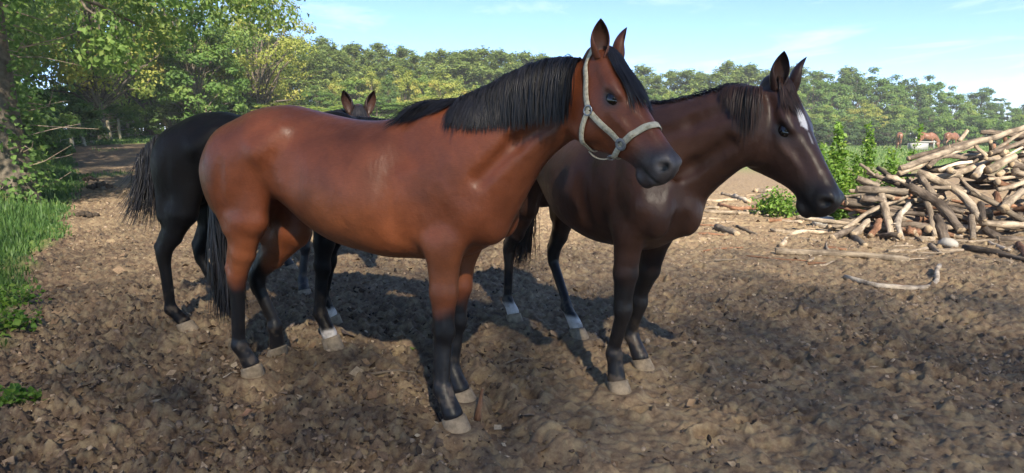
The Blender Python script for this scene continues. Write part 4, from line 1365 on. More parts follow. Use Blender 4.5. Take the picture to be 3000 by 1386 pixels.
rg = np.random.default_rng(5)
n = 26000
x, y = view_scatter(n, rg, 2.5, 13)
keep = (grassy(x, y) < 0.5) & (rg.uniform(0, 1, n) < (0.12 + 0.85 * sstep(0.40, 0.60, fbm2(x * 2.3, y * 2.3, 3, 66))) * np.clip(churn(x, y), 0, 1))
for px, py in HOOF_SPOTS: keep &= np.hypot(x - px, y - py) > 0.10
x, y = x[keep], y[keep]; n = len(x)
sz = rg.lognormal(0, 0.42, n) * 0.0095 * (1 + 0.08 * (y - 2.5)); sz = np.minimum(sz, 0.030)
R = rot_rand(n, rg)
base = ICO_V[None] * (1 + rg.uniform(-0.5, 0.45, (n, 12, 1))) * (np.array([1, 0.75, 0.5]) * rg.uniform(0.7, 1.3, (n, 1, 3)))
P = np.einsum('nij,nvj->nvi', R, base) * sz[:, None, None]
z = ground_z(x, y) + sz * 0.15
P += np.stack([x, y, z], 1)[:, None]
F = (ICO_F[None] + (np.arange(n) * 12)[:, None, None]).reshape(-1, 3)
dr = np.clip(0.25 + 0.5 * sstep(-1.5, 2.5, x) + 0.3 * sstep(5.5, 10, y) + rg.normal(0, 0.30, n), 0, 1)
MAT_CLOD = crumb_mat('mud_crumbs', [(0.0, (0.040, 0.029, 0.023)), (0.35, (0.11, 0.080, 0.060)), (0.7, (0.23, 0.170, 0.125)), (1.0, (0.38, 0.295, 0.215))])
obj('mud_clods', mesh_np('mud_clods', P.reshape(-1, 3), F, True, MAT_CLOD, {'tint': np.repeat(dr, 12)}), kind='stuff', label='loose crumbs and clods of mud lying over the churned yard', cat='clods')
# flat litter: leaf scraps, chips of bark and straw
n = 24000
x, y = view_scatter(n, rg, 2.5, 16)
lit = 0.10 + 0.9 * sstep(0.8, -1.8, x) * sstep(10, 5, y) + 0.35 * sstep(-2, -4, x)
keep = (grassy(x, y) < 0.7) & (rg.uniform(0, 1, n) < lit)
x, y = x[keep], y[keep]; n = len(x)
L = rg.lognormal(0, 0.45, n) * 0.0145 * (1 + 0.05 * (y - 2.5)); W = L * rg.uniform(0.25, 0.8, n)
a = rg.uniform(0, 6.28, n)
tilt = rot_rand(n, rg); up = np.array([0, 0, 1.0]) + 0.6 * rg.normal(size=(n, 3)); up /= np.linalg.norm(up, axis=1, keepdims=True)
d1 = np.stack([np.cos(a), np.sin(a), 0 * a], 1); d1 -= up * (d1 * up).sum(1, keepdims=True); d1 /= np.linalg.norm(d1, axis=1, keepdims=True); d2 = np.cross(up, d1)
c0 = np.stack([x, y, ground_z(x, y) + 0.007], 1)
curl = rg.uniform(-0.3, 0.6, n)[:, None]
P = np.stack([c0 - d1 * L[:, None], c0 - d2 * W[:, None] + up * curl * W[:, None], c0 + d2 * W[:, None] + up * curl * W[:, None], c0 + d1 * L[:, None] * rg.uniform(0.7, 1, (n, 1)) + up * (L * 0.3)[:, None]], 1).reshape(-1, 3)
i = np.arange(n) * 4
F = np.concatenate([np.stack([i, i + 1, i + 2], 1), np.stack([i + 1, i + 3, i + 2], 1)])
MAT_LITTER = crumb_mat('leaf_litter', [(0.0, (0.07, 0.045, 0.03)), (0.4, (0.20, 0.13, 0.08)), (0.75, (0.34, 0.245, 0.16)), (1.0, (0.46, 0.38, 0.27))], 0.75)
obj('leaf_litter', mesh_np('leaf_litter', P, F, False, MAT_LITTER, {'tint': np.repeat(rg.beta(1.6, 1.9, n), 4)}), kind='stuff', label='scraps of brown leaf and bark strewn over the mud', cat='litter')

# ---- grass
def blades(x, y, ln, wd, rg, lean=0.5, z=None):
    n = len(x)
    a = rg.uniform(0, 6.28, n); d = np.stack([np.cos(a), np.sin(a), 0 * a], 1); s_ = np.stack([-np.sin(a), np.cos(a), 0 * a], 1)
    b0 = np.stack([x, y, (base_z(x, y) + 0.0 if z is None else z)], 1)
    le = rg.uniform(0.15, 1.0, n)[:, None] * lean
    m1 = b0 + (np.array([0, 0, 0.55]) + d * 0.22 * le) * ln[:, None]
    tp = b0 + (np.array([0, 0, 0.95]) * (1 - 0.25 * le) + d * 0.85 * le) * ln[:, None]
    w_ = wd[:, None]
    P = np.stack([b0 - s_ * w_, b0 + s_ * w_, m1 - s_ * w_ * 0.8, m1 + s_ * w_ * 0.8, tp], 1).reshape(-1, 3)
    i = np.arange(n) * 5
    F4 = np.stack([i, i + 1, i + 3, i + 2], 1); F3 = np.stack([i + 2, i + 3, i + 4], 1)
    return P, [F4, F3]
MAT_GRASS = leaf_mat('grass_blades', [(0.040, 0.085, 0.022), (0.065, 0.135, 0.034), (0.105, 0.175, 0.045), (0.20, 0.22, 0.08)], 0.3, 0.5)
rg = np.random.default_rng(15)
n = 90000
y = 2.6 * (34 / 2.6) ** rg.uniform(0, 1, n); x = verge_x(y) + 0.55 - rg.uniform(0, 1, n) ** 1.3 * (1.4 + 0.18 * y)
g = grassy(x, y) * (0.35 + 0.65 * sstep(0.35, 0.6, fbm2(x * 2.2, y * 2.2, 3, 90)))
k = rg.uniform(0, 1, n) < g; x, y = x[k], y[k]
n2 = 9000; y2 = 15 * (40 / 15) ** rg.uniform(0, 1, n2); x2 = rg.uniform(-0.8, -0.28, n2) * y2
k = (rg.uniform(0, 1, n2) < grassy(x2, y2)); x = np.concatenate([x, x2[k]]); y = np.concatenate([y, y2[k]])
n3 = 16000; y3 = 26 * (75 / 26) ** rg.uniform(0, 1, n3); x3 = rg.uniform(0.1, 0.95, n3) * y3
k = (rg.uniform(0, 1, n3) < grassy(x3, y3)); x = np.concatenate([x, x3[k]]); y = np.concatenate([y, y3[k]])
n = len(x)
ln = rg.lognormal(0, 0.35, n) * np.where(x > 0, 0.055, 0.065 + 0.075 * sstep(0.1, -0.9, x - verge_x(y))) * (1 + 0.02 * y)
P, F = blades(x, y, ln, (0.0026 + 0.00075 * y) * rg.uniform(0.7, 1.3, n), rg)
tint = np.clip(0.30 + 0.6 * (fbm2(x * 1.1, y * 1.1, 3, 91) - 0.35) + rg.normal(0, 0.16, n) + 0.2 * (x > 0), 0, 1)
obj('grass', mesh_np('grass', P, F, False, MAT_GRASS, {'tint': np.repeat(tint, 5)}), kind='stuff', label='green grass of the left verge and the far meadow', cat='grass')

# ================================================================== TREES
def tube(path, radii, sides=8, seed=0, rough=0.0):
    path = np.asarray(path, float); radii = np.asarray(radii, float); n = len(path)
    T = np.gradient(path, axis=0); T /= np.linalg.norm(T, axis=1, keepdims=True) + 1e-9
    ref = np.array([0.31, 0.22, 0.92]); 
    V = []
    u = np.cross(T[0], ref); 
    if np.linalg.norm(u) < 0.1: u = np.cross(T[0], [1.0, 0, 0])
    u /= np.linalg.norm(u)
    rg_ = np.random.default_rng(seed)
    a = np.arange(sides) * 2 * math.pi / sides
    for i in range(n):
        u = u - T[i] * (u @ T[i]); u /= np.linalg.norm(u); v = np.cross(T[i], u)
        r = radii[i] * (1 + rough * rg_.uniform(-1, 1, sides))
        V.append(path[i] + (np.cos(a) * r)[:, None] * u + (np.sin(a) * r)[:, None] * v)
    V = np.concatenate(V)
    j = np.arange(sides); F = []
    for i in range(n - 1):
        F.append(np.stack([i * sides + j, i * sides + (j + 1) % sides, (i + 1) * sides + (j + 1) % sides, (i + 1) * sides + j], 1))
    return V, np.concatenate(F)

class MB:
    def __init__(s): s.V = []; s.F = []; s.n = 0
    def add(s, V, F):
        s.V.append(V); s.F.append(F + s.n); s.n += len(V)
    def mesh(s, name, mat, smooth=True):
        return mesh_np(name, np.concatenate(s.V), [np.concatenate(s.F)], smooth, mat)

def leaf_cards(C, size, rg, out_dir=None, aspect=0.62, droop=0.2):
    """one folded-diamond leaf (or spray of leaves) per centre"""
    n = len(C)
    nrm = rg.normal(size=(n, 3)); nrm[:, 2] = np.abs(nrm[:, 2]) + 0.35
    if out_dir is not None: nrm = nrm + out_dir * 1.7
    nrm /= np.linalg.norm(nrm, axis=1, keepdims=True)
    d = rg.normal(size=(n, 3)); d[:, 2] -= droop
    d -= nrm * (d * nrm).sum(1, keepdims=True); d /= np.linalg.norm(d, axis=1, keepdims=True)
    s_ = np.cross(nrm, d)
    L = (size * rg.uniform(0.65, 1.35, n))[:, None]
    W = L * aspect * rg.uniform(0.75, 1.2, (n, 1))
    k = rg.uniform(0.05, 0.35, (n, 1))
    P = np.stack([C - d * L * 0.5, C - d * L * 0.02 + s_ * W * 0.5 + nrm * W * k, C + d * L * 0.5, C - d * L * 0.02 - s_ * W * 0.5 + nrm * W * k], 1)
    i = np.arange(n) * 4
    F = np.concatenate([np.stack([i, i + 1, i + 2], 1), np.stack([i, i + 2, i + 3], 1)])
    return P.reshape(-1, 3), F

MAT_BARK = simple_mat('bark', (0.055, 0.043, 0.032), (0.16, 0.135, 0.105), 9, 0.9, 0.8, 0.03)
MAT_BARKP = simple_mat('pine_bark', (0.10, 0.060, 0.040), (0.20, 0.135, 0.095), 6, 0.9, 0.7, 0.03)
G_DARK = leaf_mat('leaf_dark_green', [(0.045, 0.085, 0.026), (0.078, 0.140, 0.038), (0.12, 0.185, 0.050), (0.18, 0.23, 0.07)], 0.45)
G_MID = leaf_mat('leaf_mid_green', [(0.062, 0.120, 0.032), (0.105, 0.185, 0.046), (0.155, 0.235, 0.060), (0.23, 0.28, 0.08)], 0.48)
G_LIGHT = leaf_mat('leaf_light_green', [(0.095, 0.160, 0.040), (0.155, 0.240, 0.056), (0.215, 0.285, 0.070), (0.31, 0.33, 0.09)], 0.48)
G_YEL = leaf_mat('leaf_yellowing', [(0.16, 0.21, 0.050), (0.25, 0.29, 0.066), (0.33, 0.33, 0.080), (0.36, 0.27, 0.09)], 0.48)
G_PINE = leaf_mat('pine_needles', [(0.085, 0.135, 0.042), (0.145, 0.205, 0.060), (0.215, 0.265, 0.078), (0.31, 0.31, 0.105)], 0.42, 0.6)
G_HEDGE_SHADED = leaf_mat('hedge_leaf_shaded', [(0.020, 0.042, 0.016), (0.036, 0.072, 0.022), (0.060, 0.100, 0.030), (0.10, 0.13, 0.04)], 0.3)  # leaf colours darkened: the hedge's shade below the far trees is painted in
G_BRN = leaf_mat('leaf_withered', [(0.10, 0.05, 0.025), (0.20, 0.10, 0.05), (0.26, 0.15, 0.08)], 0.3)

def broad_meshes(name, H, R, base, nl, ls, seed, leafmat, tr=0.22, clumps=70, squash=1.0, trunk_lean=0.0, cluster=0.17, top_bias=0.0, low=0.0, limb_min=0.18):
    """trunk and crown meshes of one broadleaved tree with its foot at the origin"""
    rg = np.random.default_rng(seed)
    mb = MB()
    nT = 9
    tz = np.linspace(0, H * 0.80, nT)
    wob = np.cumsum(rg.normal(0, 0.03 * H / 10, (nT, 2)), 0); wob[0] = 0
    path = np.stack([wob[:, 0] + trunk_lean * tz, wob[:, 1], tz], 1)
    rad = tr * (1 - 0.86 * np.linspace(0, 1, nT)) ; rad[0] *= 1.45; rad[1] *= 1.1
    mb.add(*tube(path, rad, 10, seed, 0.06))
    # clump centres spread through the crown, more of them near its surface
    cz = (H + base) / 2; hz = (H - base) / 2
    C = []
    while len(C) < clumps:
        q = rg.normal(size=3); q /= np.linalg.norm(q)
        r = rg.uniform(0.35, 1.0) ** 0.55
        q = q * r
        lump = 0.80 + 0.40 * vnoise3((q * 2.2 + seed)[None], seed)[0]
        if q[2] > 0: w_ = (1 - 0.35 * q[2])
        else: w_ = 1.0 + low * (-q[2])
        C.append((path[4, 0] + q[0] * R * lump * w_, path[4, 1] + q[1] * R * lump * w_, cz + q[2] * hz * lump * squash))
    C = np.array(C)
    for c in C[:: max(1, clumps // 42)]:
        t0 = max(limb_min, np.clip((c[2] - base * 0.4) / H * 0.75, 0.18, 0.95) * rg.uniform(0.55, 0.9))
        k = t0 * (nT - 1); i0 = int(k); p0 = path[i0] + (path[min(i0 + 1, nT - 1)] - path[i0]) * (k - i0)
        m_ = p0 * 0.5 + c * 0.5 + np.array([0, 0, 0.10 * R]) + rg.normal(0, 0.05 * R, 3)
        q_ = p0 * 0.2 + c * 0.8 + rg.normal(0, 0.04 * R, 3)
        r0 = rad[i0] * 0.42
        mb.add(*tube([p0, m_, q_, c], [r0, r0 * 0.6, r0 * 0.32, r0 * 0.1], 5, seed))
    trunk = mb.mesh(name + '_trunk', MAT_BARK)
    w_ = rg.uniform(0.5, 1.5, clumps); idx = rg.choice(clumps, nl, p=w_ / w_.sum())
    off = rg.normal(size=(nl, 3)); off /= np.linalg.norm(off, axis=1, keepdims=True)
    off *= (rg.uniform(0, 1, nl) ** 0.45)[:, None]
    cs = cluster * R * rg.uniform(0.65, 1.35, clumps)[idx]
    P = C[idx] + off * cs[:, None] * np.array([1.25, 1.25, 0.75])
    od = off * 0.8 + (P - np.array([path[4, 0], path[4, 1], cz])) / R * 0.5
    V, F = leaf_cards(P, ls, rg, od)
    ct = rg.normal(0, 0.17, clumps)
    tint = np.clip(0.42 + ct[idx] + rg.normal(0, 0.13, nl), 0, 1)
    crown = mesh_np(name + '_crown', V, F, False, leafmat, {'tint': np.repeat(tint, 4)})
    return trunk, crown

def pine_meshes(name, H, seed, nt_=1500, cb=0.25, R=2.6, ls=0.46, mat=None):
    rg = np.random.default_rng(seed)
    mb = MB()
    n = 8; tz = np.linspace(0, H, n); wob = np.cumsum(rg.normal(0, 0.06, (n, 2)), 0); wob[0] = 0
    path = np.stack([wob[:, 0], wob[:, 1], tz], 1)
    mb.add(*tube(path, 0.20 * (1 - 0.93 * np.linspace(0, 1, n)) , 7, seed, 0.05))
    tips = []; dirs = []
    z = H * cb
    while z < H * 0.985:
        f = (z - H * cb) / (H * (1 - cb))
        prof = (0.55 + 0.75 * math.sin(min(1.0, f * 1.5 + 0.35) * math.pi * 0.5)) * (1 - f) ** 0.62
        for b in range(rg.integers(3, 6)):
            a = rg.uniform(0, 6.28); L = R * prof * rg.choice([0.45, 0.75, 1.0, 1.35]) * rg.uniform(0.8, 1.15) + 0.15
            k = z / H * (n - 1); i0 = min(int(k), n - 2); p0 = path[i0] + (path[i0 + 1] - path[i0]) * (k - i0)
            rise = rg.uniform(0.0, 0.35) + 0.3 * f
            d = np.array([math.cos(a), math.sin(a), rise]); e = p0 + d * L
            md = p0 + d * L * 0.5 - np.array([0, 0, 0.06 * L])
            mb.add(*tube([p0, md, e], [0.045 * (1 - 0.6 * f), 0.03 * (1 - 0.6 * f), 0.01], 4, seed))
            m = max(3, int(L * 5.5))
            for t in np.linspace(0.3, 1.0, m):
                p = p0 * (1 - t) + e * t + rg.normal(0, 0.10 + 0.07 * L, 3) * [1, 1, 0.55]
                tips.append(p); dirs.append(d)
        z += rg.uniform(0.32, 0.55) * (1 - 0.35 * f)
    for k in range(6):
        tips.append(path[-1] + rg.normal(0, 0.06, 3) - np.array([0, 0, 0.22 * k - 0.25])); dirs.append((0, 0, 1.0))
    tips = np.array(tips); dirs = np.array(dirs)
    rep = max(1, int(nt_ * 4 / len(tips)))
    C = np.repeat(tips, rep, 0) + rg.normal(0, 0.19, (len(tips) * rep, 3)) * [1, 1, 0.6]
    V, F = leaf_cards(C, ls, rg, np.repeat(dirs, rep, 0) * 0.3 + [0, 0, 0.5], aspect=0.34, droop=-0.5)
    ct = np.repeat(rg.normal(0, 0.14, len(tips)), rep)
    tint = np.clip(0.40 + ct + rg.normal(0, 0.12, len(C)), 0, 1)
    return mb.mesh(name + '_trunk', MAT_BARKP), mesh_np(name + '_crown', V, F, False, mat or G_PINE, {'tint': np.repeat(tint, 4)})

def plant_tree(name, meshes, loc, rz, sc, label, cat='tree', group=None):
    r = empty(name, loc, rz, label=label, cat=cat, group=group)
    r.scale = (sc[0], sc[0], sc[1]) if isinstance(sc, tuple) else (sc, sc, sc)
    obj('trunk', meshes[0], r); obj('crown', meshes[1], r)
    return r

# prototypes
PINES = [pine_meshes('pine%d' % k, 12.0, 100 + k, 2300, cb=(0.22, 0.30, 0.16, 0.36)[k], R=(2.7, 2.3, 3.0, 2.5)[k]) for k in range(4)]
BROAD = [broad_meshes('broad%d' % k, 10.0, (3.6, 3.0, 4.0, 3.3)[k], 1.0, 10000, 0.29, 200 + k, (G_MID, G_LIGHT, G_YEL, G_DARK)[k], 0.2, 110, low=0.35) for k in range(4)]
BUSH = [broad_meshes('bush%d' % k, 4.0, 2.6, 0.1, 4500, 0.24, 230 + k, (G_DARK, G_MID, G_YEL)[k], 0.07, 45, low=0.5) for k in range(3)]
HEDGE = broad_meshes('hedge', 4.0, 2.6, 0.1, 5000, 0.24, 240, G_HEDGE_SHADED, 0.07, 50, low=0.6)
WOOD = [broad_meshes('wood%d' % k, 12.0, 4.6, 2.2, 12500, 0.21, 250 + k, (G_LIGHT, G_MID, G_YEL)[k], 0.28, 120, cluster=0.16) for k in range(3)]

def top_h(px, py, d):
    p = pdepth(px, py, d); return p[0], p[2]

# far wood: one tree for each crown that can be told from its neighbours; (px, py of the top, distance, kind)
PINE_TOPS = [(648, 128, 58), (705, 84, 60), (762, 112, 66), (800, 118, 63), (834, 106, 62), (884, 122, 68), (925, 132, 66), (940, 114, 74), (975, 124, 70), (1008, 150, 80),
             (1042, 138, 76), (1080, 152, 74), (1112, 138, 82), (1150, 158, 78), (1176, 136, 84), (1212, 148, 78), (1250, 156, 88), (1282, 150, 80), (1324, 146, 86), (1356, 152, 80),
             (1390, 158, 88), (1424, 150, 84), (1460, 158, 82), (1500, 156, 90), (1548, 160, 86), (1590, 166, 92), (1622, 160, 90), (1668, 178, 92), (1710, 190, 92), (1764, 196, 96), (1806, 192, 94),
             (1842, 202, 94), (1884, 194, 98), (1926, 206, 94), (1968, 200, 100), (2012, 206, 96), (2052, 200, 102), (2092, 212, 98), (2126, 190, 100), (2168, 196, 106), (2204, 174, 100), (2246, 196, 104), (2296, 204, 104), (2342, 198, 106), (2400, 208, 112), (2478, 206, 108)]
kinds = ['tall dark pine', 'slim pine with an open crown', 'broad bushy pine', 'high crowned pine']
PLACES = ['left end of the far pine row', 'row above the rump of the bay', 'row above the back of the bay', 'row above the withers of the bay', 'row behind the bay horse neck', 'row behind the two horse heads', 'row above the dark bay neck', 'row right of the dark bay ears']
def place_word(px):
    for lim, wd in ((740, 0), (900, 1), (1130, 2), (1330, 3), (1640, 4), (1880, 5), (2200, 6), (9999, 7)):
        if px < lim: return PLACES[wd]
rg = np.random.default_rng(77)
for i, (px, py, d) in enumerate(PINE_TOPS):
    py = py - 16 * float(sstep(1300, 800, px))
    x, zt = top_h(px, py, d); zb = float(base_z(x, d)); k = int(rg.integers(0, 4)); Hh = zt - zb
    s_ = Hh / 12.0
    plant_tree('pine_tree', PINES[k], (x, d, zb - 0.1), rg.uniform(0, 6.28), (s_ * rg.uniform(0.95, 1.45), s_ * rg.uniform(0.93, 1.04)), '%s in the %s' % (kinds[k], place_word(px)), group='pines of the far wood, %s' % place_word(px))
# broadleaved trees and shrubs before and among the pines: (px, py top, distance, kind, spread)
BR = [(600, 96, 44, 1, 1.15), (560, 60, 40, 0, 1.1), (655, 170, 46, 1, 0.9), (712, 190, 50, 2, 0.75), (745, 235, 52, 0, 0.7), (780, 268, 50, 2, 0.9), (690, 268, 46, 0, 0.9), (860, 275, 56, 3, 0.9), (925, 258, 58, 0, 0.8), (985, 225, 62, 2, 0.6),
      (1040, 212, 60, 1, 1.0), (1085, 206, 62, 2, 0.85), (1135, 214, 58, 3, 0.5), (1182, 204, 62, 2, 0.95), (1235, 208, 64, 1, 0.9), (1290, 212, 64, 2, 0.9), (1340, 236, 66, 2, 0.8), (1390, 238, 68, 1, 0.9), (1100, 290, 50, 0, 1.3), (1180, 288, 52, 1, 1.3), (1010, 300, 50, 1, 1.2), (1260, 285, 54, 2, 1.2), (930, 305, 48, 1, 1.2), (830, 305, 46, 2, 1.2),
      (1450, 250, 70, 0, 1.0), (1520, 240, 74, 2, 0.9), (1590, 250, 76, 1, 0.9), (1660, 258, 78, 1, 0.9), (1720, 262, 80, 2, 0.8), (1790, 255, 80, 1, 0.9), (1860, 252, 82, 2, 0.75), (1905, 270, 80, 0, 0.9), (1960, 258, 84, 1, 0.9), (2030, 250, 86, 1, 0.9), (2100, 262, 88, 0, 0.9), (2170, 262, 88, 1, 0.9),
      (2270, 240, 92, 0, 0.9), (2330, 250, 92, 1, 0.9), (2385, 222, 94, 0, 0.9), (2440, 232, 94, 0, 0.9), (2500, 212, 96, 3, 0.95), (2560, 212, 96, 0, 0.95), (2618, 232, 96, 0, 0.95), (2672, 226, 98, 3, 0.95), (2730, 232, 98, 0, 0.95), (2790, 262, 98, 0, 0.9), (2880, 254, 104, 3, 1.1), (2835, 290, 98, 1, 0.9), (2955, 306, 100, 0, 1.0), (3030, 290, 100, 0, 1.0), (3110, 280, 100, 3, 1.0),
      (2420, 300, 86, 1, 1.2), (2540, 300, 86, 2, 1.1), (2640, 300, 88, 1, 1.1), (2740, 306, 88, 0, 1.1), (2880, 330, 90, 0, 1.1), (3000, 330, 90, 1, 1.1)]
bk = ['leafy mid green tree', 'light green round tree', 'yellowing broadleaf tree', 'dark green dense tree']
def place_b(px):
    if px < 690: return 'at the left end of the far wood'
    if px < 900: return 'behind the croup of the bay'
    if px < 1140: return 'behind the back of the bay'
    if px < 1420: return 'behind the withers of the bay'
    if px < 1760: return 'behind the bay horse head'
    if px < 2240: return 'behind the dark bay neck'
    if px < 2480: return 'above the saplings by the log pile'
    if px < 2720: return 'above the far grazing horses'
    if px < 2860: return 'above the left slope of the log pile'
    return 'at the right end of the far wood'
for i, (px, py, d, k, wd) in enumerate(BR):
    x, zt = top_h(px, py, d); zb = float(base_z(x, d)); Hh = max(2.0, zt - zb); s_ = Hh / 9.7
    sw = max(s_, 0.62) * wd if Hh > 5 else 0.75 * wd
    plant_tree('broadleaf_tree', BROAD[k], (x, d, zb - 0.1), rg.uniform(0, 6.28), (sw, s_), '%s %s' % (bk[k], place_b(px)), group='broadleaved trees %s' % place_b(px))
# hedge along the far side of the meadow
for i, px in enumerate(range(1560, 3160, 42)):
    d = 80 + 4 * math.sin(i * 1.7); x, zt = top_h(px, 352 + 10 * math.sin(i * 2.1), d)
    k = (0, 0, 1)[i % 3]; s_ = (zt + 0.2) / 4.1
    plant_tree('hedge_shrub', HEDGE if k == 0 else BUSH[k], (x, d, -0.1), i * 1.3, (s_ * 1.12, s_), 'dense %s green shrub in the far hedge %s' % (('dark', 'dark', 'mid')[i % 3], place_b(px)), 'shrub', 'shrubs of the far hedge %s' % place_b(px))

# ---- the wood along the left fence and the trees of the same wood behind the camera
NEARTREE = broad_meshes('near_oak', 13.0, 4.6, 1.9, 50000, 0.13, 301, G_MID, 0.25, 260, cluster=0.14, low=0.9, limb_min=0.42)
SHADE = [broad_meshes('shade_oak%d' % k, 13.0, 4.8, 2.6, 18500, 0.11, 310 + k, G_MID, 0.30, 320, cluster=0.30) for k in range(2)]
LW = [ # x, y, kind, scale, height scale, label
    (-9.35, 12.0, NEARTREE, 1.0, 1.0, 'big dark oak with an ivied trunk at the left edge'),
    (-18.0, 18.5, WOOD[1], 1.0, 1.05, 'dark leafy tree behind the big oak at the left edge'),
    (-21.5, 25.0, WOOD[0], 1.0, 1.05, 'mid green tree left of the leaning fence posts'),
    (-22.8, 35.5, WOOD[2], 0.95, 0.95, 'light green tree with a leaning bare trunk behind the fence'),
    (-25.0, 30.5, WOOD[1], 0.9, 1.0, 'dark tree behind the leaning fence posts'),
    (-27.0, 34.0, WOOD[0], 1.0, 1.1, 'tall mid green tree deep in the left wood'),
    (-21.5, 42.5, WOOD[0], 0.95, 0.95, 'mid green tree behind the far end of the fence'),
    (-25.5, 45.0, WOOD[1], 1.0, 1.0, 'dark tree deep in the left wood beyond the fence end'),
    (-18.5, 47.0, WOOD[2], 0.9, 0.9, 'sunlit light green tree where the fence turns away'),
    (-30.0, 50.0, WOOD[0], 1.1, 1.1, 'tall tree at the back of the left wood'),
    (-17.0, 13.0, WOOD[0], 1.0, 1.0, 'leafy tree at the extreme left edge of the wood'),
]
for i, (x, y, ms, s_, sh, lb) in enumerate(LW):
    plant_tree('broadleaf_tree', ms, (x, y, float(base_z(x, y)) - 0.05), 1.9 * i + 0.4, (s_, sh), lb)
for i, (x, y, s_) in enumerate([(-10.5, -21.5, 1.7), (-3, -21, 1.75), (4.5, -20.5, 1.7), (12, -21, 1.75), (19, -20.5, 1.7), (8, -29, 1.9)]):
    plant_tree('broadleaf_tree', SHADE[i % 2], (x, y, -0.05), 2.3 * i, s_, 'tall tree of the near wood standing behind the viewer', group='trees behind the viewer that shade the yard')
for i, (x, y, k, s_, sh) in enumerate([(-12.6, 14.5, 0, 0.62, 0.75), (-11.2, 11.6, 1, 0.45, 0.62), (-15.5, 19.5, 0, 0.7, 0.75), (-18.6, 24.5, 1, 0.6, 0.6), (-20.8, 30.0, 0, 0.7, 0.6), (-24.5, 33.5, 0, 0.7, 0.55), (-23.5, 37.5, 1, 0.7, 0.5), (-21.8, 41.0, 0, 0.8, 0.55), (-19.2, 45.0, 0, 0.8, 0.55), (-26.8, 38.0, 0, 0.9, 0.7), (-28.0, 30.0, 0, 0.9, 0.8), (-16.5, 50.0, 1, 0.9, 0.6), (-30, 44, 0, 1.3, 0.9), (-34, 40, 1, 1.3, 0.9), (-26, 52, 1, 1.4, 0.9), (-22, 56, 1, 1.4, 0.9), (-36, 34, 0, 1.4, 1.0), (-24, 22, 0, 1.3, 1.0), (-28, 25, 1, 1.3, 1.0), (-20, 18, 0, 1.1, 1.0), (-13.2, 57, 1, 1.2, 0.8)]):
    lab = ['tangled dark undergrowth behind the big oak trunk', 'green undergrowth at the foot of the big oak', 'dark thicket left of the first fence posts', 'green thicket behind the first fence posts', 'dark thicket behind the leaning posts',
           'dark thicket deep behind the leaning posts', 'green thicket beside the leaning bare trunk', 'dark thicket behind the upright fence posts', 'dark thicket near the far fence end', 'dark thicket deep in the wood behind the fence', 'dark thicket far back in the left wood', 'green thicket beyond the fence end'][i] if i < 12 else 'dense thicket filling the back of the left wood'
    plant_tree('undergrowth_bush', BUSH[k], (x, y, float(base_z(x, y)) - 0.05), 1.1 * i, (s_, sh), lab, 'bush', None if i < 12 else 'thickets at the back of the left wood')

# ivy and dry twigs on and round the big oak's trunk
rgi = np.random.default_rng(88)
def ivy(x, y, H, R, n, label, seed):
    rg_ = np.random.default_rng(seed); zb = float(base_z(x, y))
    root = empty('ivy', (x, y, zb), 0, label=label, cat='ivy')
    a = rg_.uniform(0, 6.28, n); z = H * rg_.uniform(0, 1, n) ** 1.1
    r = R * (1.15 - 0.3 * z / H) + np.abs(rg_.normal(0, 0.14, n))
    k = vnoise3(np.stack([a * 1.2, z * 1.3, 0 * a], 1), seed) > 0.42
    C = np.stack([np.cos(a) * r, np.sin(a) * r, z], 1)[k]
    V_, F_ = leaf_cards(C, 0.085, rg_, np.stack([np.cos(a), np.sin(a), 0 * a], 1)[k], 0.9, 0.6)
    obj('foliage', mesh_np('foliage', V_, F_, False, G_MID, {'tint': np.repeat(np.clip(rg_.normal(0.35, 0.2, len(C)), 0, 1), 4)}), root)
    mb = MB()
    for q in range(60):
        a0 = rg_.uniform(0, 6.28); z0 = rg_.uniform(0.3, H); d = np.array([math.cos(a0), math.sin(a0), rg_.uniform(-0.3, 0.5)]); L_ = rg_.uniform(0.4, 1.3)
        p0 = np.array([math.cos(a0) * R * 0.8, math.sin(a0) * R * 0.8, z0])
        mb.add(*tube([p0, p0 + d * L_ * 0.5 + rg_.normal(0, 0.08, 3), p0 + d * L_ + rg_.normal(0, 0.12, 3)], [0.012, 0.008, 0.003], 4, q))
    obj('twigs', mb.mesh('twigs', W_TWIG), root)
W_TWIG = simple_mat('dry_twig', (0.20, 0.15, 0.11), (0.33, 0.26, 0.20), 12, 0.85, 0.2, 0.004)
ivy(-9.35, 12.0, 4.5, 0.33, 2600, 'ivy and dry twigs clinging to the big oak trunk', 5)
ivy(-22.8, 35.5, 2.2, 0.32, 500, 'ivy on the foot of the leaning bare trunk by the fence', 6)

for i, (px, py, d, k) in enumerate([(380, 150, 58, 0), (440, 130, 60, 3), (500, 120, 62, 1), (540, 140, 56, 0), (330, 160, 60, 3), (270, 150, 62, 3)]):
    x, zt = top_h(px, py, d); zb = float(base_z(x, d)); Hh = zt - zb
    plant_tree('broadleaf_tree', BROAD[k], (x, d, zb - 0.2), i * 2.0, (Hh / 9.5 * 1.25, Hh / 9.5), '%s at the back of the left wood behind the fence' % bk[k], group='trees at the back of the left wood')

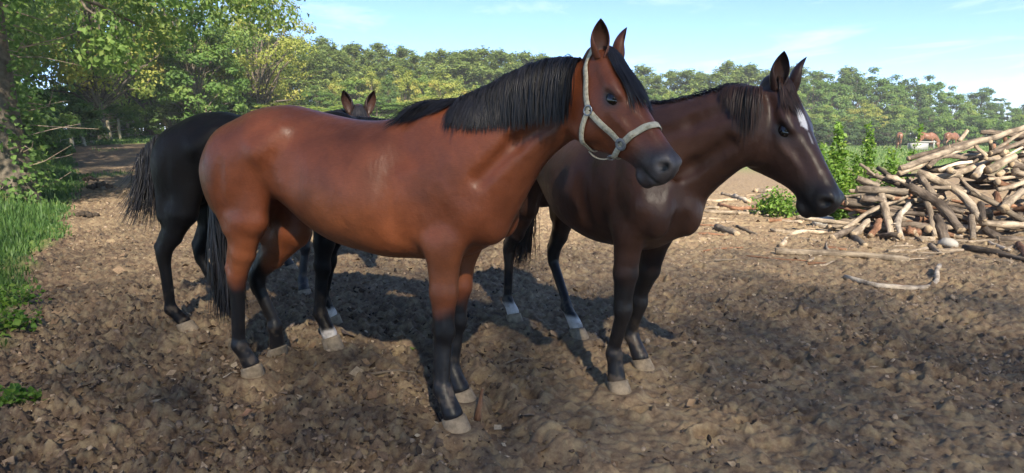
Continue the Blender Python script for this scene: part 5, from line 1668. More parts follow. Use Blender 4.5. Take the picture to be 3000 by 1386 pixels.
# ================================================================== LOG PILE AND THINGS LYING ABOUT
def wood_mat(name, c1, c2, c3, moss=0.0):
    m, t, b = new_mat(name)
    tc = nd(t, 'ShaderNodeTexCoord')
    mp_ = nd(t, 'ShaderNodeMapping'); mp_.inputs['Scale'].default_value = (2.2, 22, 22); t.links.new(tc.outputs['Object'], mp_.inputs['Vector'])
    oi = nd(t, 'ShaderNodeObjectInfo')
    n = noise_node(t, 1.0, 7, 0.7, mp_.outputs[0], 0.6)
    n2 = noise_node(t, 5.0, 5, 0.6, tc.outputs['Object'])
    r = ramp_node(t, n.outputs['Fac'], [(0.26, c1), (0.46, c2), (0.72, c3)])
    r2 = ramp_node(t, n2.outputs['Fac'], [(0.36, (0.45, 0.42, 0.40)), (0.56, (1.08, 1.05, 1.0))])
    mm = mix_node(t, 1.0, r.outputs['Color'], r2.outputs['Color'], 'MULTIPLY')
    hv = nd(t, 'ShaderNodeHueSaturation'); mr = nd(t, 'ShaderNodeMapRange'); mr.inputs['To Min'].default_value = 0.72; mr.inputs['To Max'].default_value = 1.22
    t.links.new(oi.outputs['Random'], mr.inputs['Value']); t.links.new(mr.outputs[0], hv.inputs['Value']); t.links.new(mm.outputs['Result'], hv.inputs['Color'])
    t.links.new(hv.outputs[0], b.inputs['Base Color'])
    b.inputs['Roughness'].default_value = 0.85; b.inputs['Specular IOR Level'].default_value = 0.2
    bump_node(t, n.outputs['Fac'], b, 0.8, 0.02)
    return m
W_PALE = wood_mat('bare_pale_wood', (0.105, 0.082, 0.063), (0.33, 0.27, 0.205), (0.52, 0.44, 0.345))
W_GREY = wood_mat('weathered_grey_wood', (0.075, 0.060, 0.048), (0.20, 0.165, 0.130), (0.34, 0.285, 0.22))
W_BARK = wood_mat('barked_wood', (0.045, 0.036, 0.030), (0.115, 0.092, 0.074), (0.24, 0.195, 0.155))
W_RED = wood_mat('reddish_wood', (0.09, 0.045, 0.03), (0.20, 0.105, 0.065), (0.32, 0.20, 0.13))
W_WHITE = wood_mat('bleached_wood', (0.16, 0.12, 0.09), (0.52, 0.45, 0.37), (0.66, 0.59, 0.50))
W_END = simple_mat('cut_end', (0.24, 0.175, 0.11), (0.44, 0.34, 0.23), 25, 0.85, 0.4, 0.006)

def log_mesh(name, pts, r0, r1, mat, seed, knots=2, sides=10, stub=0):
    """a bent branch in its own frame: origin at its middle, x along its length"""
    rg = np.random.default_rng(seed)
    pts = np.array(pts, float)
    d = np.concatenate([[0], np.cumsum(np.linalg.norm(np.diff(pts, axis=0), axis=1))])
    n = max(7, int(d[-1] / 0.13))
    P = crspline(d, pts, n)[1] if len(pts) > 2 else pts[0] + (pts[1] - pts[0]) * np.linspace(0, 1, n)[:, None]
    L = d[-1]
    w_ = rg.normal(0, 1, (n, 3)); w_ = (w_ + np.roll(w_, 1, 0) + np.roll(w_, -1, 0)) / 3
    w_[0] = w_[-1] = 0
    P = P + w_ * min(0.022, 0.22 * max(r0, r1) + 0.004)
    s_ = np.linspace(0, 1, n)
    rad = (r0 + (r1 - r0) * s_) * (1 + rg.normal(0, 0.07, n))
    for k in range(knots):
        c = rg.uniform(0.1, 0.9); rad *= 1 + rg.uniform(0.08, 0.25) * np.exp(-((s_ - c) / 0.05) ** 2)
    # irregular, slightly angled ends
    V, F = tube(P, rad, sides, seed, 0.09)
    V0 = V.reshape(n, sides, 3)
    t0 = P[1] - P[0]; t0 /= np.linalg.norm(t0); t1 = P[-1] - P[-2]; t1 /= np.linalg.norm(t1)
    V0[0] += t0 * rg.uniform(-0.5, 0.5, (sides, 1)) * r0 * 0.6; V0[-1] += t1 * rg.uniform(-0.5, 0.5, (sides, 1)) * r1 * 0.6
    V = V0.reshape(-1, 3)
    Vl = [V]; nv = len(V)
    j = np.arange(sides)
    Vl.append(np.array([P[0] - t0 * 0.004, P[-1] + t1 * 0.004]))
    T = np.concatenate([np.stack([np.full(sides, nv), (j + 1) % sides, j], 1), np.stack([np.full(sides, nv + 1), (n - 1) * sides + j, (n - 1) * sides + (j + 1) % sides], 1)])
    nv += 2
    Fq = [F]
    for k in range(stub):
        i = rg.integers(1, n - 1); a = rg.normal(size=3); a -= (P[i + 1 if i + 1 < n else i] - P[i - 1]) * 0.0; a /= np.linalg.norm(a); a[2] = abs(a[2]) * 0.6
        ln = rg.uniform(0.06, 0.22); rr = rad[i] * rg.uniform(0.35, 0.6)
        v2, f2 = tube([P[i], P[i] + a * (rad[i] + ln * 0.5), P[i] + a * (rad[i] + ln) + t0 * 0.04], [rr, rr * 0.8, rr * 0.45], 6, seed + k, 0.1)
        Vl.append(v2); Fq.append(f2 + nv); nv += len(v2)
    V = np.concatenate(Vl)
    mid_ = P[n // 2]
    ax = pts[-1] - pts[0]; ax /= np.linalg.norm(ax)
    zz = np.array([0, 0, 1.0]); yv = np.cross(zz, ax)
    if np.linalg.norm(yv) < 0.05: yv = np.cross([0, 1.0, 0], ax)
    yv /= np.linalg.norm(yv); zv = np.cross(ax, yv)
    R = np.array([ax, yv, zv])
    me = mesh_np(name, (V - mid_) @ R.T, [np.concatenate(Fq), T], True, mat)
    me.materials.append(W_END)
    mi = np.zeros(len(me.polygons), np.int32); mi[len(np.concatenate(Fq)):] = 1
    me.polygons.foreach_set('material_index', mi)
    M = Matrix(((R[0][0], R[1][0], R[2][0], mid_[0]), (R[0][1], R[1][1], R[2][1], mid_[1]), (R[0][2], R[1][2], R[2][2], mid_[2]), (0, 0, 0, 1)))
    return me, M

def place_log(name, pts, r0, r1, mat, seed, label, cat='log', group=None, **k):
    me, M = log_mesh(name, pts, r0, r1, mat, seed, **k)
    o = obj(name, me, label=label, cat=cat, group=group)
    o.matrix_world = M
    return o

def crop_px(x, y):      # coordinates noted on an enlarged piece of the photograph
    return 2000 + 0.4621 * x, 350 + 0.4621 * y
def pile_depth(y):
    return 8.6 + (760 - y) / 710.0 * 2.0
def on_pile(x, y, back=0.0):
    px, py = crop_px(x, y); d = pile_depth(y) + back
    return pdepth(px, py, d)
PILE = [  # crop points, width in crop pixels, wood, label
    ([(1380, 310), (1760, 180), (2180, 45)], 44, W_GREY, 'long grey pole sloping up to the top of the log pile'),
    ([(1370, 345), (1600, 250), (1845, 170)], 36, W_PALE, 'pale forked pole lying just under the long grey pole'),
    ([(1580, 365), (1730, 340), (2005, 235)], 44, W_PALE, 'pale straight branch rising right across the middle of the pile'),
    ([(1935, 322), (2105, 235)], 56, W_PALE, 'thick short pale log with cut ends high on the right of the pile'),
    ([(1490, 340), (1720, 440), (1900, 645)], 56, W_PALE, 'long thick pale log running down to the right in the pile front'),
    ([(1430, 425), (1600, 520), (1765, 705)], 62, W_BARK, 'thick dark barked log slanting down the front of the pile'),
    ([(1510, 368), (1640, 560)], 40, W_GREY, 'grey branch crossing under the thick pale log'),
    ([(1715, 430), (1950, 520), (2180, 650)], 40, W_GREY, 'long grey branch sloping down to the right edge of the pile'),
    ([(1105, 445), (1260, 450), (1425, 462)], 50, W_GREY, 'thick grey log lying level at the left end of the pile'),
    ([(1262, 480), (1290, 610), (1325, 755)], 50, W_PALE, 'stout pale branch leaning upright against the pile front'),
    ([(1435, 540), (1365, 630), (1392, 765)], 38, W_WHITE, 'bleached crooked branch leaning beside the stout upright one'),
    ([(1530, 490), (1572, 600), (1600, 752)], 36, W_PALE, 'thin pale branch leaning upright right of the crooked one'),
    ([(1020, 695), (1150, 605), (1435, 478)], 30, W_PALE, 'long thin pale branch propped up to the right at the pile foot'),
    ([(1612, 620), (1670, 772)], 58, W_BARK, 'short dark split log standing at the pile foot'),
    ([(1890, 652), (2030, 662), (2190, 665)], 46, W_PALE, 'pale level log low at the right edge of the pile'),
    ([(2040, 565), (2155, 455)], 54, W_PALE, 'thick pale log end pointing up at the right edge'),
    ([(1620, 325), (1700, 290), (1835, 268)], 24, W_WHITE, 'thin white barkless branch high in the pile middle'),
    ([(1832, 615), (1842, 765)], 40, W_GREY, 'short grey branch standing upright low in the pile'),
    ([(1890, 535), (1912, 645)], 42, W_BARK, 'short dark stub standing in the pile right of centre'),
    ([(2000, 445), (2190, 392)], 32, W_PALE, 'pale thin pole reaching in from the right edge'),
    ([(1762, 372), (1885, 482)], 20, W_PALE, 'thin pale stick across the pile middle'),
    ([(1850, 360), (1902, 298)], 46, W_WHITE, 'stubby bleached log end pointing up in the pile middle'),
    ([(1985, 470), (2012, 565)], 42, W_RED, 'reddish split stub in the right of the pile'),
    ([(1290, 360), (1410, 395)], 34, W_PALE, 'short pale log at the left shoulder of the pile'),
    ([(1108, 372), (1245, 425)], 40, W_GREY, 'short grey log behind the saplings at the pile left end'),
    ([(1125, 285), (1215, 355)], 20, W_PALE, 'thin stick poking out of the leaves left of the pile'),
    ([(1805, 72), (1755, 135)], 26, W_PALE, 'short pale stub sticking up on the pile skyline'),
    ([(2040, 118), (2062, 190)], 24, W_RED, 'crooked stub with cut end on the pile skyline'),
    ([(1858, 168), (1925, 232)], 26, W_PALE, 'short pale stick just below the pile skyline'),
    ([(1910, 690), (2075, 805)], 46, W_BARK, 'dark branch low on the right running to the pile foot'),
    ([(1950, 215), (2180, 130)], 34, W_BARK, 'dark pole below the skyline at the right edge'),
    ([(1980, 200), (2180, 60)], 26, W_GREY, 'thin grey pole slanting to the top right of the pile'),
    ([(1430, 250), (1700, 170), (1900, 120)], 34, W_BARK, 'dark pole close under the long grey one'),
    ([(1560, 300), (1650, 235), (1800, 245)], 34, W_BARK, 'dark bent branch near the top left of the pile'),
    ([(2090, 330), (2190, 350)], 44, W_GREY, 'grey log end at the right edge under the pale thick one'),
    ([(1670, 560), (1780, 590)], 40, W_BARK, 'dark level log in the hollow of the pile front'),
    ([(1130, 500), (1270, 520)], 46, W_BARK, 'dark log end under the level grey log'),
    ([(1190, 740), (1250, 640)], 44, W_RED, 'reddish splintered stump at the pile foot left'),
    ([(1080, 730), (1180, 640)], 44, W_PALE, 'pale broken stump at the left pile foot'),
    ([(1420, 700), (1500, 715)], 44, W_RED, 'reddish round log end at the pile foot'),
    ([(2000, 760), (2190, 770)], 44, W_BARK, 'dark log lying at the right of the pile foot'),
]
rgl = np.random.default_rng(404)
for i, (pts, w_, mt, lb) in enumerate(PILE):
    P = [on_pile(x, y, -0.05 + 0.04 * ((i * 7) % 5)) for x, y in pts]
    d = np.mean([p[1] for p in P]); r = 0.47 * w_ * 0.4621 / FPX * d
    place_log('log', P, r * 1.05, r * 0.85, mt, 500 + i, lb, stub=1 if len(pts) > 2 and w_ > 35 else 0)
# the jumble inside and behind
for i in range(110):
    x = rgl.uniform(1060, 2420); 
    top_y = np.interp(x, [1060, 1250, 1400, 1700, 2000, 2420], [520, 400, 330, 215, 110, 40])
    y = top_y + 40 + (770 - top_y) * rgl.uniform(0, 0.93)
    back = rgl.uniform(0.25, 1.0)
    c = on_pile(x, y, back); a = rgl.uniform(0, 3.14); e = rgl.normal(0, 0.22)
    Lh = rgl.uniform(0.3, 0.95); dv = np.array([math.cos(a), 0.6 * math.sin(a), e]); dv /= np.linalg.norm(dv)
    p0, p1 = c - dv * Lh, c + dv * Lh
    for p in (p0, p1): p[2] = min(max(p[2], 0.04), c[2] + 0.12)
    m_ = (p0 + p1) / 2 + rgl.normal(0, 0.05, 3)
    r = rgl.uniform(0.018, 0.06)
    place_log('log', [p0, m_, p1], r, r * rgl.uniform(0.6, 1.0), (W_GREY, W_BARK, W_PALE, W_BARK, W_RED)[i % 5], 700 + i, '%s log wedged %s in the %s of the wood pile' % (('grey', 'dark barked', 'pale', 'dark barked', 'reddish')[i % 5], 'high' if y < top_y + 0.4 * (770 - top_y) else 'low', 'left end' if x < 1450 else 'middle' if x < 1850 else 'right end'), group='logs wedged inside the wood pile', sides=8)

# branches lying on the mud
GR = [
    ([(590, 850), (900, 862), (1435, 912)], 46, W_PALE, 'long flat pale log lying on the mud before the pile'),
    ([(1030, 1010), (1270, 1080), (1500, 1072), (1625, 968)], 34, W_WHITE, 'white curved branch lying alone on the mud'),
    ([(620, 805), (780, 725), (915, 722)], 30, W_PALE, 'pale bent branch lying left of the pile foot'),
    ([(560, 705), (700, 722), (810, 715)], 26, W_PALE, 'flat pale stick behind the pale bent branch'),
    ([(215, 695), (345, 752)], 46, W_GREY, 'short thick stub lying nearest the dark bay chest'),
    ([(345, 688), (485, 742)], 22, W_GREY, 'thin grey stick beside the short thick stub'),
    ([(1065, 738), (1155, 822)], 40, W_GREY, 'short grey log pointing at the viewer before the pile'),
    ([(1300, 852), (1420, 848), (1545, 828)], 30, W_PALE, 'pale flat branch on the mud under the pile'),
    ([(1568, 800), (1650, 868)], 28, W_PALE, 'short crooked stick on the mud before the pile'),
    ([(1620, 842), (1775, 838)], 28, W_PALE, 'short pale log end to end with the crooked stick'),
    ([(1780, 830), (2000, 870), (2200, 918)], 40, W_BARK, 'long dark branch on the mud at the right edge'),
    ([(1845, 885), (2095, 922)], 26, W_PALE, 'pale stick lying in front of the long dark branch'),
    ([(2125, 805), (2185, 885)], 40, W_RED, 'reddish short log at the right edge'),
    ([(1420, 756), (1600, 770)], 20, W_PALE, 'thin pale stick along the pile foot'),
    ([(930, 572), (1060, 590), (1195, 588)], 36, W_GREY, 'grey log lying behind the dark bay muzzle'),
    ([(735, 645), (900, 628), (1065, 618)], 44, W_PALE, 'mossy pale log under the dark bay muzzle'),
    ([(230, 545), (350, 572), (490, 568)], 26, W_RED, 'reddish branch in the low heap behind the dark bay chest'),
    ([(60, 512), (200, 522), (340, 518)], 22, W_PALE, 'straight pale stick left of the low branch heap'),
    ([(20, 570), (200, 600), (420, 610)], 24, W_PALE, 'long thin stick in front of the low branch heap'),
    ([(330, 500), (420, 530)], 34, W_WHITE, 'bleached stub in the low branch heap'),
    ([(460, 465), (590, 455)], 30, W_GREY, 'grey branch on top of the low branch heap'),
    ([(430, 520), (540, 480)], 26, W_BARK, 'dark bent branch in the low branch heap'),
    ([(480, 610), (540, 550)], 30, W_GREY, 'grey curved root sticking up from the low heap'),
    ([(390, 590), (500, 596)], 22, W_PALE, 'pale stick at the foot of the low heap'),
    ([(540, 650), (690, 640)], 22, W_RED, 'reddish stick lying in front of the low bush'),
    ([(590, 640), (760, 660)], 20, W_PALE, 'thin pale stick by the low bush'),
    ([(1660, 770), (1850, 785)], 22, W_PALE, 'thin stick lying along the right pile foot'),
    ([(1940, 800), (2080, 850)], 24, W_WHITE, 'bleached stick right of the pile foot'),
    ([(820, 812), (1040, 838)], 22, W_RED, 'reddish stick behind the long flat log'),
    ([(100, 560), (230, 570)], 22, W_GREY, 'grey stick by the dark bay shoulder'),
    ([(250, 480), (330, 500)], 24, W_PALE, 'pale stub at the back of the low heap'),
    ([(1250, 1035), (1420, 1062)], 16, W_RED, 'thin brown twig inside the curve of the white branch'),
    ([(840, 680), (960, 700)], 24, W_PALE, 'pale stick near the pale lump under the muzzle'),
    ([(660, 760), (870, 790)], 20, W_GREY, 'grey twig before the pale bent branch'),
]
for i, (pts, w_, mt, lb) in enumerate(GR):
    P = []
    for x, y in pts:
        g = pground(*crop_px(x, y)); P.append(g)
    d = np.mean([p[1] for p in P]); r = min(0.5 * w_ * 0.4621 / FPX * d, 0.11)
    for p in P: p[2] = float(ground_z(p[0], p[1])[0]) * 0.5 + r * 0.72
    if 'curved' in lb and 'white' in lb: P[-1][2] += 0.05
    place_log('branch', P, r, r * 0.85, mt, 900 + i, lb, cat='branch')
# small sticks scattered between them
rgs = np.random.default_rng(17)
for i in range(70):
    x = rgs.uniform(30, 2100); y = rgs.uniform(600, 930) if i % 3 else rgs.uniform(470, 640)
    if y < 600: x = rgs.uniform(30, 620)
    c = pground(*crop_px(x, y)); a = rgs.normal(0.1, 0.7); L = rgs.uniform(0.08, 0.34)
    dv = np.array([math.cos(a), math.sin(a), 0]) * L
    r = rgs.uniform(0.008, 0.022)
    c[2] = float(ground_z(c[0], c[1])[0]) + r * 0.8
    place_log('stick', [c - dv, c + rgs.normal(0, 0.02, 3) * [1, 1, 0.2], c + dv], r, r * 0.6, (W_PALE, W_GREY, W_RED, W_PALE)[i % 4], 1100 + i, 'small loose %s stick on the mud %s' % (('pale', 'grey', 'reddish', 'pale')[i % 4], 'by the low branch heap' if y < 600 else 'left of the long flat log' if x < 900 else 'before the middle of the pile' if x < 1500 else 'before the right of the pile'), 'stick', 'small sticks scattered before the log pile', knots=1, sides=6)
# splinter of wood standing by the bay's front hoof, roots and twigs at its feet
c = pground(1398, 1222)
place_log('splinter', [c + (0, 0, -0.02), c + (0.008, 0.0, 0.07), c + (0.03, 0.01, 0.155)], 0.020, 0.006, W_RED, 1301, 'upright splinter of reddish wood beside the bay front hooves', 'stick', sides=7)
for i, (a, b_, w_, lb) in enumerate([((1060, 1098), (1215, 1082), 0.010, 'twisted root lying on the mud behind the bay front hooves'), ((1195, 1082), (1245, 1135), 0.007, 'thin forked twig beside the twisted root'), ((655, 1128), (700, 1108), 0.003, 'thin pale straw by the bay hind hoof'), ((1480, 1062), (1560, 1042), 0.006, 'thin twig between the two horses front legs')]):
    P0, P1 = pground(*a), pground(*b_)
    for P_ in (P0, P1): P_[2] = float(ground_z(P_[0], P_[1])[0]) + w_
    place_log('twig', [P0, (P0 + P1) / 2 + (0, 0.02, 0.012), P1], w_, w_ * 0.6, (W_GREY, W_GREY, W_WHITE, W_PALE)[i], 1310 + i, lb, 'twig', sides=6, knots=1)

# pale stone under the dark bay's muzzle
st_v = ICO_V.copy(); 
def stone(name, px, py, size, label, seed, mat):
    rg_ = np.random.default_rng(seed)
    vv, ff = uvsphere(14, 9)
    vv = vv * (1 + 0.35 * (vnoise3(vv * 1.7 + seed, seed)[:, None] - 0.5)) * np.array([1.3, 0.9, 0.75]) * size
    g = pground(px, py); o = obj(name, mesh_np(name, vv, ff, True, mat), label=label, cat='stone')
    o.location = (g[0], g[1], size * 0.4); o.rotation_euler = (0, 0, seed)
MAT_STONE = simple_mat('pale_stone', (0.30, 0.27, 0.23), (0.48, 0.45, 0.40), 8, 0.85, 0.5, 0.02)
stone('stone', 2412, 662, 0.14, 'pale lump of stone in front of the pile under the dark bay muzzle', 3, MAT_STONE)
stone('stone', 2778, 722, 0.10, 'small grey stone at the foot of the pile', 5, MAT_STONE)

# dung on the track
MAT_DUNG = simple_mat('dung', (0.030, 0.022, 0.016), (0.065, 0.048, 0.034), 30, 0.9, 0.8, 0.02)
def dung(px, py, sz, label, seed):
    rg_ = np.random.default_rng(seed)
    g = pground(px, py); z = float(base_z(g[0], g[1]))
    g = pground(px, py, z)
    mb = MB(); vv, ff = uvsphere(8, 6)
    root = empty('dung_heap', (g[0], g[1], z), 0.0, label=label, cat='dung')
    Vs, Fq, Ft, nv = [], [], [], 0
    for k in range(13):
        r = sz * rg_.uniform(0.22, 0.42); c = np.array([rg_.normal(0, sz * 0.75), rg_.normal(0, sz * 0.45), 0.0])
        c[2] = r * 0.6 + max(0, (sz * 0.5 - np.hypot(c[0], c[1]) * 0.5))
        v = vv * r * rg_.uniform(0.8, 1.2, 3) * (1 + rg_.uniform(-0.1, 0.1, (len(vv), 1))) + c
        Vs.append(v); Fq.append(ff[0] + nv); Ft.append(ff[1] + nv); nv += len(v)
    obj('droppings', mesh_np('droppings', np.concatenate(Vs), [np.concatenate(Fq), np.concatenate(Ft)], True, MAT_DUNG), root)
for i, (px, py, sz, lb) in enumerate([(252, 636, 0.13, 'nearest dark heap of dung on the track by the grass'), (262, 530, 0.13, 'dung heap on the track beside the verge'), (296, 550, 0.17, 'broad flat dung heap beside the one by the verge'), (238, 418, 0.40, 'farthest dung heap on the track near the fence'), (205, 428, 0.32, 'low dung heap at the bend of the track')]):
    dung(px, py, sz, lb, 40 + i)

# ---- plants
def leafy_plant(name, loc, H, nstem, spread, ls, mat, label, seed, cat='plant', lean=None, dens=26, aspect=0.55):
    rg_ = np.random.default_rng(seed)
    root = empty(name, loc, 0.0, label=label, cat=cat)
    mb = MB(); C = []
    for k in range(nstem):
        a = rg_.uniform(0, 6.28); h_ = H * (1.0 if k == 0 else rg_.uniform(0.35, 0.9)); off = np.array([math.cos(a), math.sin(a), 0]) * spread * (0.15 if k == 0 else rg_.uniform(0.3, 1.0))
        ln = np.array(lean) * h_ if lean is not None else np.zeros(3)
        p = np.stack([off * 0.35 * (1 - t) + off * t + ln * t ** 1.5 + rg_.normal(0, 0.012, 3) + np.array([0, 0, h_ * t]) for t in np.linspace(0, 1, 7)])
        p[0, 2] = -0.03
        mb.add(*tube(p, np.linspace(0.010, 0.003, 7) * (0.6 + H * 0.5), 5, seed + k))
        m = int(dens * h_ / 0.5) + 6
        for t in rg_.uniform(0.08, 1.0, m):
            i0 = min(int(t * 6), 5); q = p[i0] + (p[i0 + 1] - p[i0]) * (t * 6 - i0)
            rr = spread * 0.5 * (1 - 0.72 * t) + 0.035
            C.append(q + rg_.normal(0, 1, 3) * rr * [0.6, 0.6, 0.3])
    obj('stem', mb.mesh('stem', MAT_STEM), root)
    C = np.array(C); V, F = leaf_cards(C, ls, rg_, None, aspect, 0.5)
    t = np.clip(rg_.normal(0.5, 0.2, len(C)), 0, 1)
    obj('foliage', mesh_np('foliage', V, F, False, mat, {'tint': np.repeat(t, 4)}), root)
    return root
MAT_STEM = simple_mat('green_stem', (0.07, 0.10, 0.03), (0.13, 0.14, 0.06), 20, 0.7, 0.2, 0.003)
G_FRESH = leaf_mat('fresh_green_leaf', [(0.060, 0.130, 0.022), (0.11, 0.21, 0.035), (0.16, 0.27, 0.045), (0.24, 0.31, 0.06)], 0.4)
SAPL = [(2466, 600, 362, 10.8, 6, 0.20, 'tall bright green sapling left of the log pile'), (2552, 560, 366, 11.6, 6, 0.20, 'second tall bright green sapling behind the pile left end'), (2412, 520, 420, 12.6, 6, 0.30, 'small sapling right behind the dark bay nose'),
        (2620, 500, 440, 12.2, 7, 0.35, 'leafy low sapling behind the pile shoulder'), (2500, 600, 470, 10.9, 8, 0.40, 'bushy green shoots at the foot of the tall sapling'), (2440, 610, 500, 10.6, 8, 0.35, 'bushy green shoots beside the dark bay muzzle')]
for i, (px, pb, pt, d, ns, sp, lb) in enumerate(SAPL):
    x = pdepth(px, pt, d)[0]; Hh = pdepth(px, pt, d)[2]
    leafy_plant('sapling', (x, d, 0), Hh, ns, sp, 0.085, G_FRESH, lb, 60 + i, 'sapling', dens=110)
p = pdepth(2660, 440, 11.4); q = pdepth(2696, 372, 11.4)
leafy_plant('sapling', (p[0], 11.4, 0.0), q[2], 1, 0.10, 0.075, G_FRESH, 'single leafy shoot leaning right behind the pile', 71, 'sapling', lean=((q[0] - p[0]) / q[2], 0, 0), dens=60)
for i, (px, py, d) in enumerate([(2290, 610, 11.0), (2255, 606, 11.3)]):
    x = pdepth(px, py, d)[0]
    leafy_plant('bush', (x, d, 0), 0.52, 12, 0.32, 0.075, G_FRESH, ['low green bush behind the dark bay muzzle', 'smaller green tuft left of the low bush'][i], 75 + i, 'bush', dens=60)
WEED = [(38, 905, 0.22, 0.22, 'clump of round leaved weed at the left edge'), (30, 985, 0.16, 0.2, 'lower clump of green weed at the left edge'), (20, 1205, 0.10, 0.16, 'small weed in the mud near the lower left corner'), (55, 1190, 0.05, 0.06, 'single dark green leaf weed in the mud at lower left')]
for i, (px, py, h_, sp, lb) in enumerate(WEED):
    g = pground(px, py); z = float(ground_z(g[0], g[1])[0])
    leafy_plant('weed', (g[0], g[1], z), h_, 10 if i < 3 else 3, sp, 0.045, G_FRESH, lb, 80 + i, 'weed', dens=55, aspect=0.85)
g = pground(1205, 1010); z = float(ground_z(g[0], g[1])[0])
lv = np.array([(-0.03, 0, 0.012), (-0.01, 0.022, 0.02), (0.012, 0.016, 0.012), (0.035, 0.004, 0.022), (0.01, -0.02, 0.012), (-0.012, -0.018, 0.02), (0, 0, 0.008)])
lf = np.array([(6, 0, 5), (6, 1, 0), (6, 2, 1), (6, 3, 2), (6, 4, 3), (6, 5, 4)])
o = obj('leaf', mesh_np('leaf', lv, lf, False, G_FRESH, {'tint': np.full(7, 0.9)}), label='single pale green leaf fallen on the dark mud between the horses', cat='leaf'); o.location = (g[0], g[1], z + 0.006)
rgf = np.random.default_rng(31)
G_DEAD = leaf_mat('dead_leaf', [(0.22, 0.11, 0.07), (0.34, 0.20, 0.12), (0.46, 0.34, 0.20)], 0.2)
for i, (px, py, lb) in enumerate([(335, 1220, 'curled brown leaf in the lower left mud'), (300, 1235, 'small tan leaf beside the curled brown one'), (198, 860, 'dry tan leaf near the grass edge'), (165, 940, 'pinkish dead leaf on the track by the weeds'), (475, 985, 'yellow fallen leaf near the black horse hind hoof'), (2120, 1010, 'pale dead leaf on the mud right of the dark bay'), (2395, 1050, 'tan leaf on the open mud at right'), (2900, 1060, 'dead leaf near the right edge of the mud'), (730, 1245, 'broad brown leaf in front of the bay hind hoof'), (2030, 1190, 'brown leaf right of the dark bay front hoof')]):
    g = pground(px, py); z = float(ground_z(g[0], g[1])[0])
    o = obj('leaf', mesh_np('leaf', lv * [1, 1, 1.6], lf, False, G_DEAD, {'tint': np.full(7, rgf.uniform(0, 1))}), label=lb, cat='leaf'); o.location = (g[0], g[1], z + 0.008); o.rotation_euler = (rgf.normal(0, 0.3), rgf.normal(0, 0.3), rgf.uniform(0, 6.28)); o.scale = (1.2, 1.2, 1.2)

# ---- fence along the left wood
W_POST = wood_mat('mossy_post', (0.14, 0.13, 0.085), (0.32, 0.29, 0.20), (0.48, 0.44, 0.33))
fence = empty('wire_fence', (-20, 30, 0), 0, label='old post and wire fence with leaning posts along the left wood', cat='fence')
FP = [(172, 325, 402, 26), (208, 330, 400, 28), (248, 330, 404, 30), (270, 334, 400, 32), (325, 336, 396, 34), (350, 335, 396, 36), (375, 340, 393, 38), (397, 350, 387, 42), (416, 351, 387, 45), (434, 352, 386, 48), (448, 345, 380, 52), (462, 348, 376, 55), (474, 343, 370, 58), (478, 344, 368, 60), (488, 354, 370, 62)]
lean = {2: -0.22, 3: -0.30, 4: -0.10, 8: -0.05}
tops = []
for i, (px, pt, pb, d) in enumerate(FP):
    b_ = pdepth(px, pb, d); t_ = pdepth(px, pt, d); zb = float(base_z(b_[0], d)); Hp = max(1.0, min(1.6, t_[2] - b_[2]))
    ln = lean.get(i, 0.0) * Hp
    P = [np.array([b_[0], d, zb - 0.2]), np.array([b_[0] + ln * 0.5, d, zb + Hp * 0.5]), np.array([b_[0] + ln, d, zb + Hp])]
    me, M = log_mesh('post', P, 0.085, 0.075, W_POST, 1500 + i, knots=1, sides=8)
    o = obj('post', me, fence); o.matrix_world = M; o.matrix_parent_inverse = Matrix.Translation((20, -30, 0)); o.matrix_basis = M
    tops.append((P[0], P[2]))
for f in (0.92, 0.55, 0.25):
    pts = [a * (1 - f) + b_ * f + (0, 0.09, 0) for a, b_ in tops]
    V_, F_ = tube(pts, np.full(len(pts), 0.008), 4)
    o = obj('wire', mesh_np('wire', V_ - np.array([-20, 30, 0]), F_, True, MAT_METAL), fence)
# ---- the far paddock: trough, rail, grazing horses
MAT_WHITE = simple_mat('white_paint', (0.24, 0.24, 0.23), (0.34, 0.34, 0.33), 6, 0.6, 0.1, 0.01)
def box(mb, lo, hi):
    x0, y0, z0 = lo; x1, y1, z1 = hi
    V_ = np.array([(x0, y0, z0), (x1, y0, z0), (x1, y1, z0), (x0, y1, z0), (x0, y0, z1), (x1, y0, z1), (x1, y1, z1), (x0, y1, z1)], float)
    mb.add(V_, np.array([(0, 3, 2, 1), (4, 5, 6, 7), (0, 1, 5, 4), (1, 2, 6, 5), (2, 3, 7, 6), (3, 0, 4, 7)]))
pt_ = pground(2688, 440); 
tr = empty('water_trough', (pt_[0], pt_[1], 0), 0.35, label='white boxy water trough in front of the far horses', cat='trough')
mb = MB(); box(mb, (-0.85, -0.35, 0), (0.85, -0.29, 0.62)); box(mb, (-0.85, 0.29, 0), (0.85, 0.35, 0.62)); box(mb, (-0.85, -0.288, 0), (-0.79, 0.288, 0.62)); box(mb, (0.79, -0.288, 0), (0.85, 0.288, 0.62)); box(mb, (-0.788, -0.286, 0.02), (0.788, 0.286, 0.08))
obj('tub', mb.mesh('tub', MAT_WHITE, False), tr)
mb = MB(); box(mb, (-0.78, -0.28, 0.50), (0.78, 0.28, 0.505)); obj('water', mb.mesh('water', MAT_EYE, False), tr)
pf = pground(2720, 438)
rf = empty('rail_fence', (pf[0], pf[1] + 2, 0), 0.1, label='low white rail fence beside the far grazing horses', cat='fence')
for k in range(2):
    mb = MB(); box(mb, (k * 1.9 - 0.05, -0.05, 0), (k * 1.9 + 0.05, 0.05, 1.15 if k == 0 else 0.8)); obj('post', mb.mesh('post', MAT_WHITE, False), rf)
for z in (0.62,):
    mb = MB(); box(mb, (-0.1, -0.075, z), (2.1, -0.052, z + 0.10)); obj('rail', mb.mesh('rail', MAT_WHITE, False), rf)
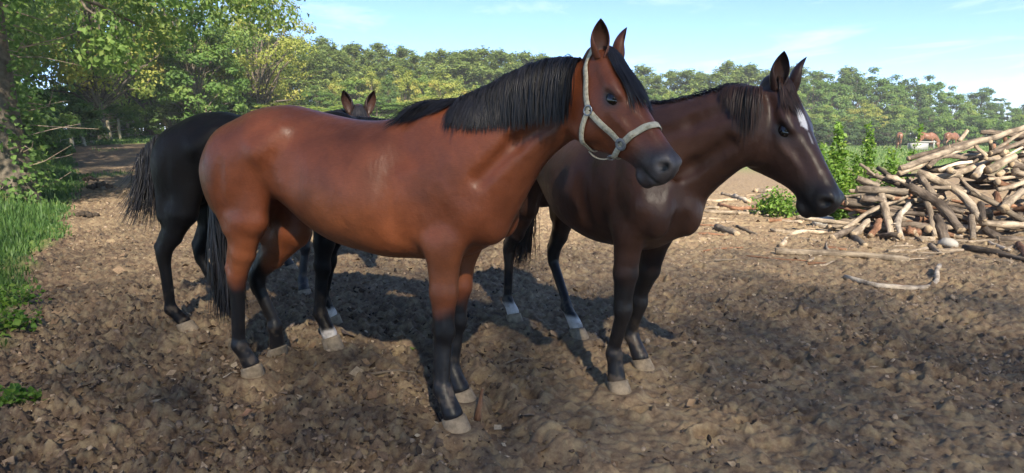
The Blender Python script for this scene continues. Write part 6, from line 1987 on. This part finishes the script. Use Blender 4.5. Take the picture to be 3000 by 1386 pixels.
neckG = [((0.72, 0, 1.20), 0.33, 0.19, (-0.1, 0, 1)), ((0.93, 0, 1.12), 0.25, 0.15, (0.15, 0, 1)), ((1.10, 0, 0.98), 0.20, 0.11, (0.4, 0, 1)), ((1.24, 0, 0.82), 0.17, 0.09, (0.6, 0, 1)), ((1.34, 0, 0.68), 0.155, 0.08, (0.8, 0, 1))]
hg = build_horse('grazing_horse', 'chestnut horse grazing head down right of the white trough', (0, 0), 0.0, plain_legs(), neckG, ((1.42, 0, 0.64), 0.0, math.radians(80), 0.0, 1.0), res=0.022)
def coatG(h, V, qh):
    c = np.tile(np.array([0.16, 0.072, 0.04]), (len(V), 1))
    return blend(c, (0.03, 0.02, 0.018), sstep(0.62, 0.42, V[:, 2]) * (V[:, 0] < 0.95))
pg = pground(2755, 436); hg['o'] = (pg[0] - 0.6, pg[1] + 1.5)
gz = finish_horse(hg, coatG, dict(l=((-0.85, 0.18, 0.75), (0.6, 0.5, 0.6), 0.165), r=((-0.85, -0.18, 0.75), (0.6, -0.5, 0.6), 0.165), cols=((0.2, 0.08, 0.04), (0.1, 0.05, 0.03))))
make_tail(hg, (-0.80, 0, 1.40), 60, (-0.06, 0, -0.3), 0.85, (0, 0, 0), MAT_HAIR_RED, 91, w=0.016)
def copy_tree(o, parent=None):
    c = o.copy(); COL.objects.link(c)
    if parent is not None: c.parent = parent
    for ch in list(o.children): copy_tree(ch, c)
    return c
for px, py, rz, lb in ((2668, 437, math.radians(62), 'chestnut horse seen from behind left of the white trough'), (2822, 436, math.radians(20), 'chestnut horse half hidden behind the log pile skyline')):
    c = copy_tree(gz); g = pground(px, py); c.location = (g[0], g[1] + 2, 0); c.rotation_euler = (0, 0, rz); c['label'] = lb

# ---- the air: a thin haze over the whole place
hz = bpy.data.materials.new('haze'); hz.use_nodes = True
ht = hz.node_tree
for n_ in list(ht.nodes): ht.nodes.remove(n_)
ho = ht.nodes.new('ShaderNodeOutputMaterial'); hv_ = ht.nodes.new('ShaderNodeVolumePrincipled')
hv_.inputs['Color'].default_value = (0.90, 0.94, 1.0, 1); hv_.inputs['Density'].default_value = 0.0008; hv_.inputs['Anisotropy'].default_value = 0.0
ht.links.new(hv_.outputs[0], ho.inputs['Volume'])
mb = MB(); box(mb, (-2150, -60, -3), (2150, 1700, 32))
obj('haze', mb.mesh('haze', hz, False), kind='stuff', label='thin haze softening the far wood', cat='haze')
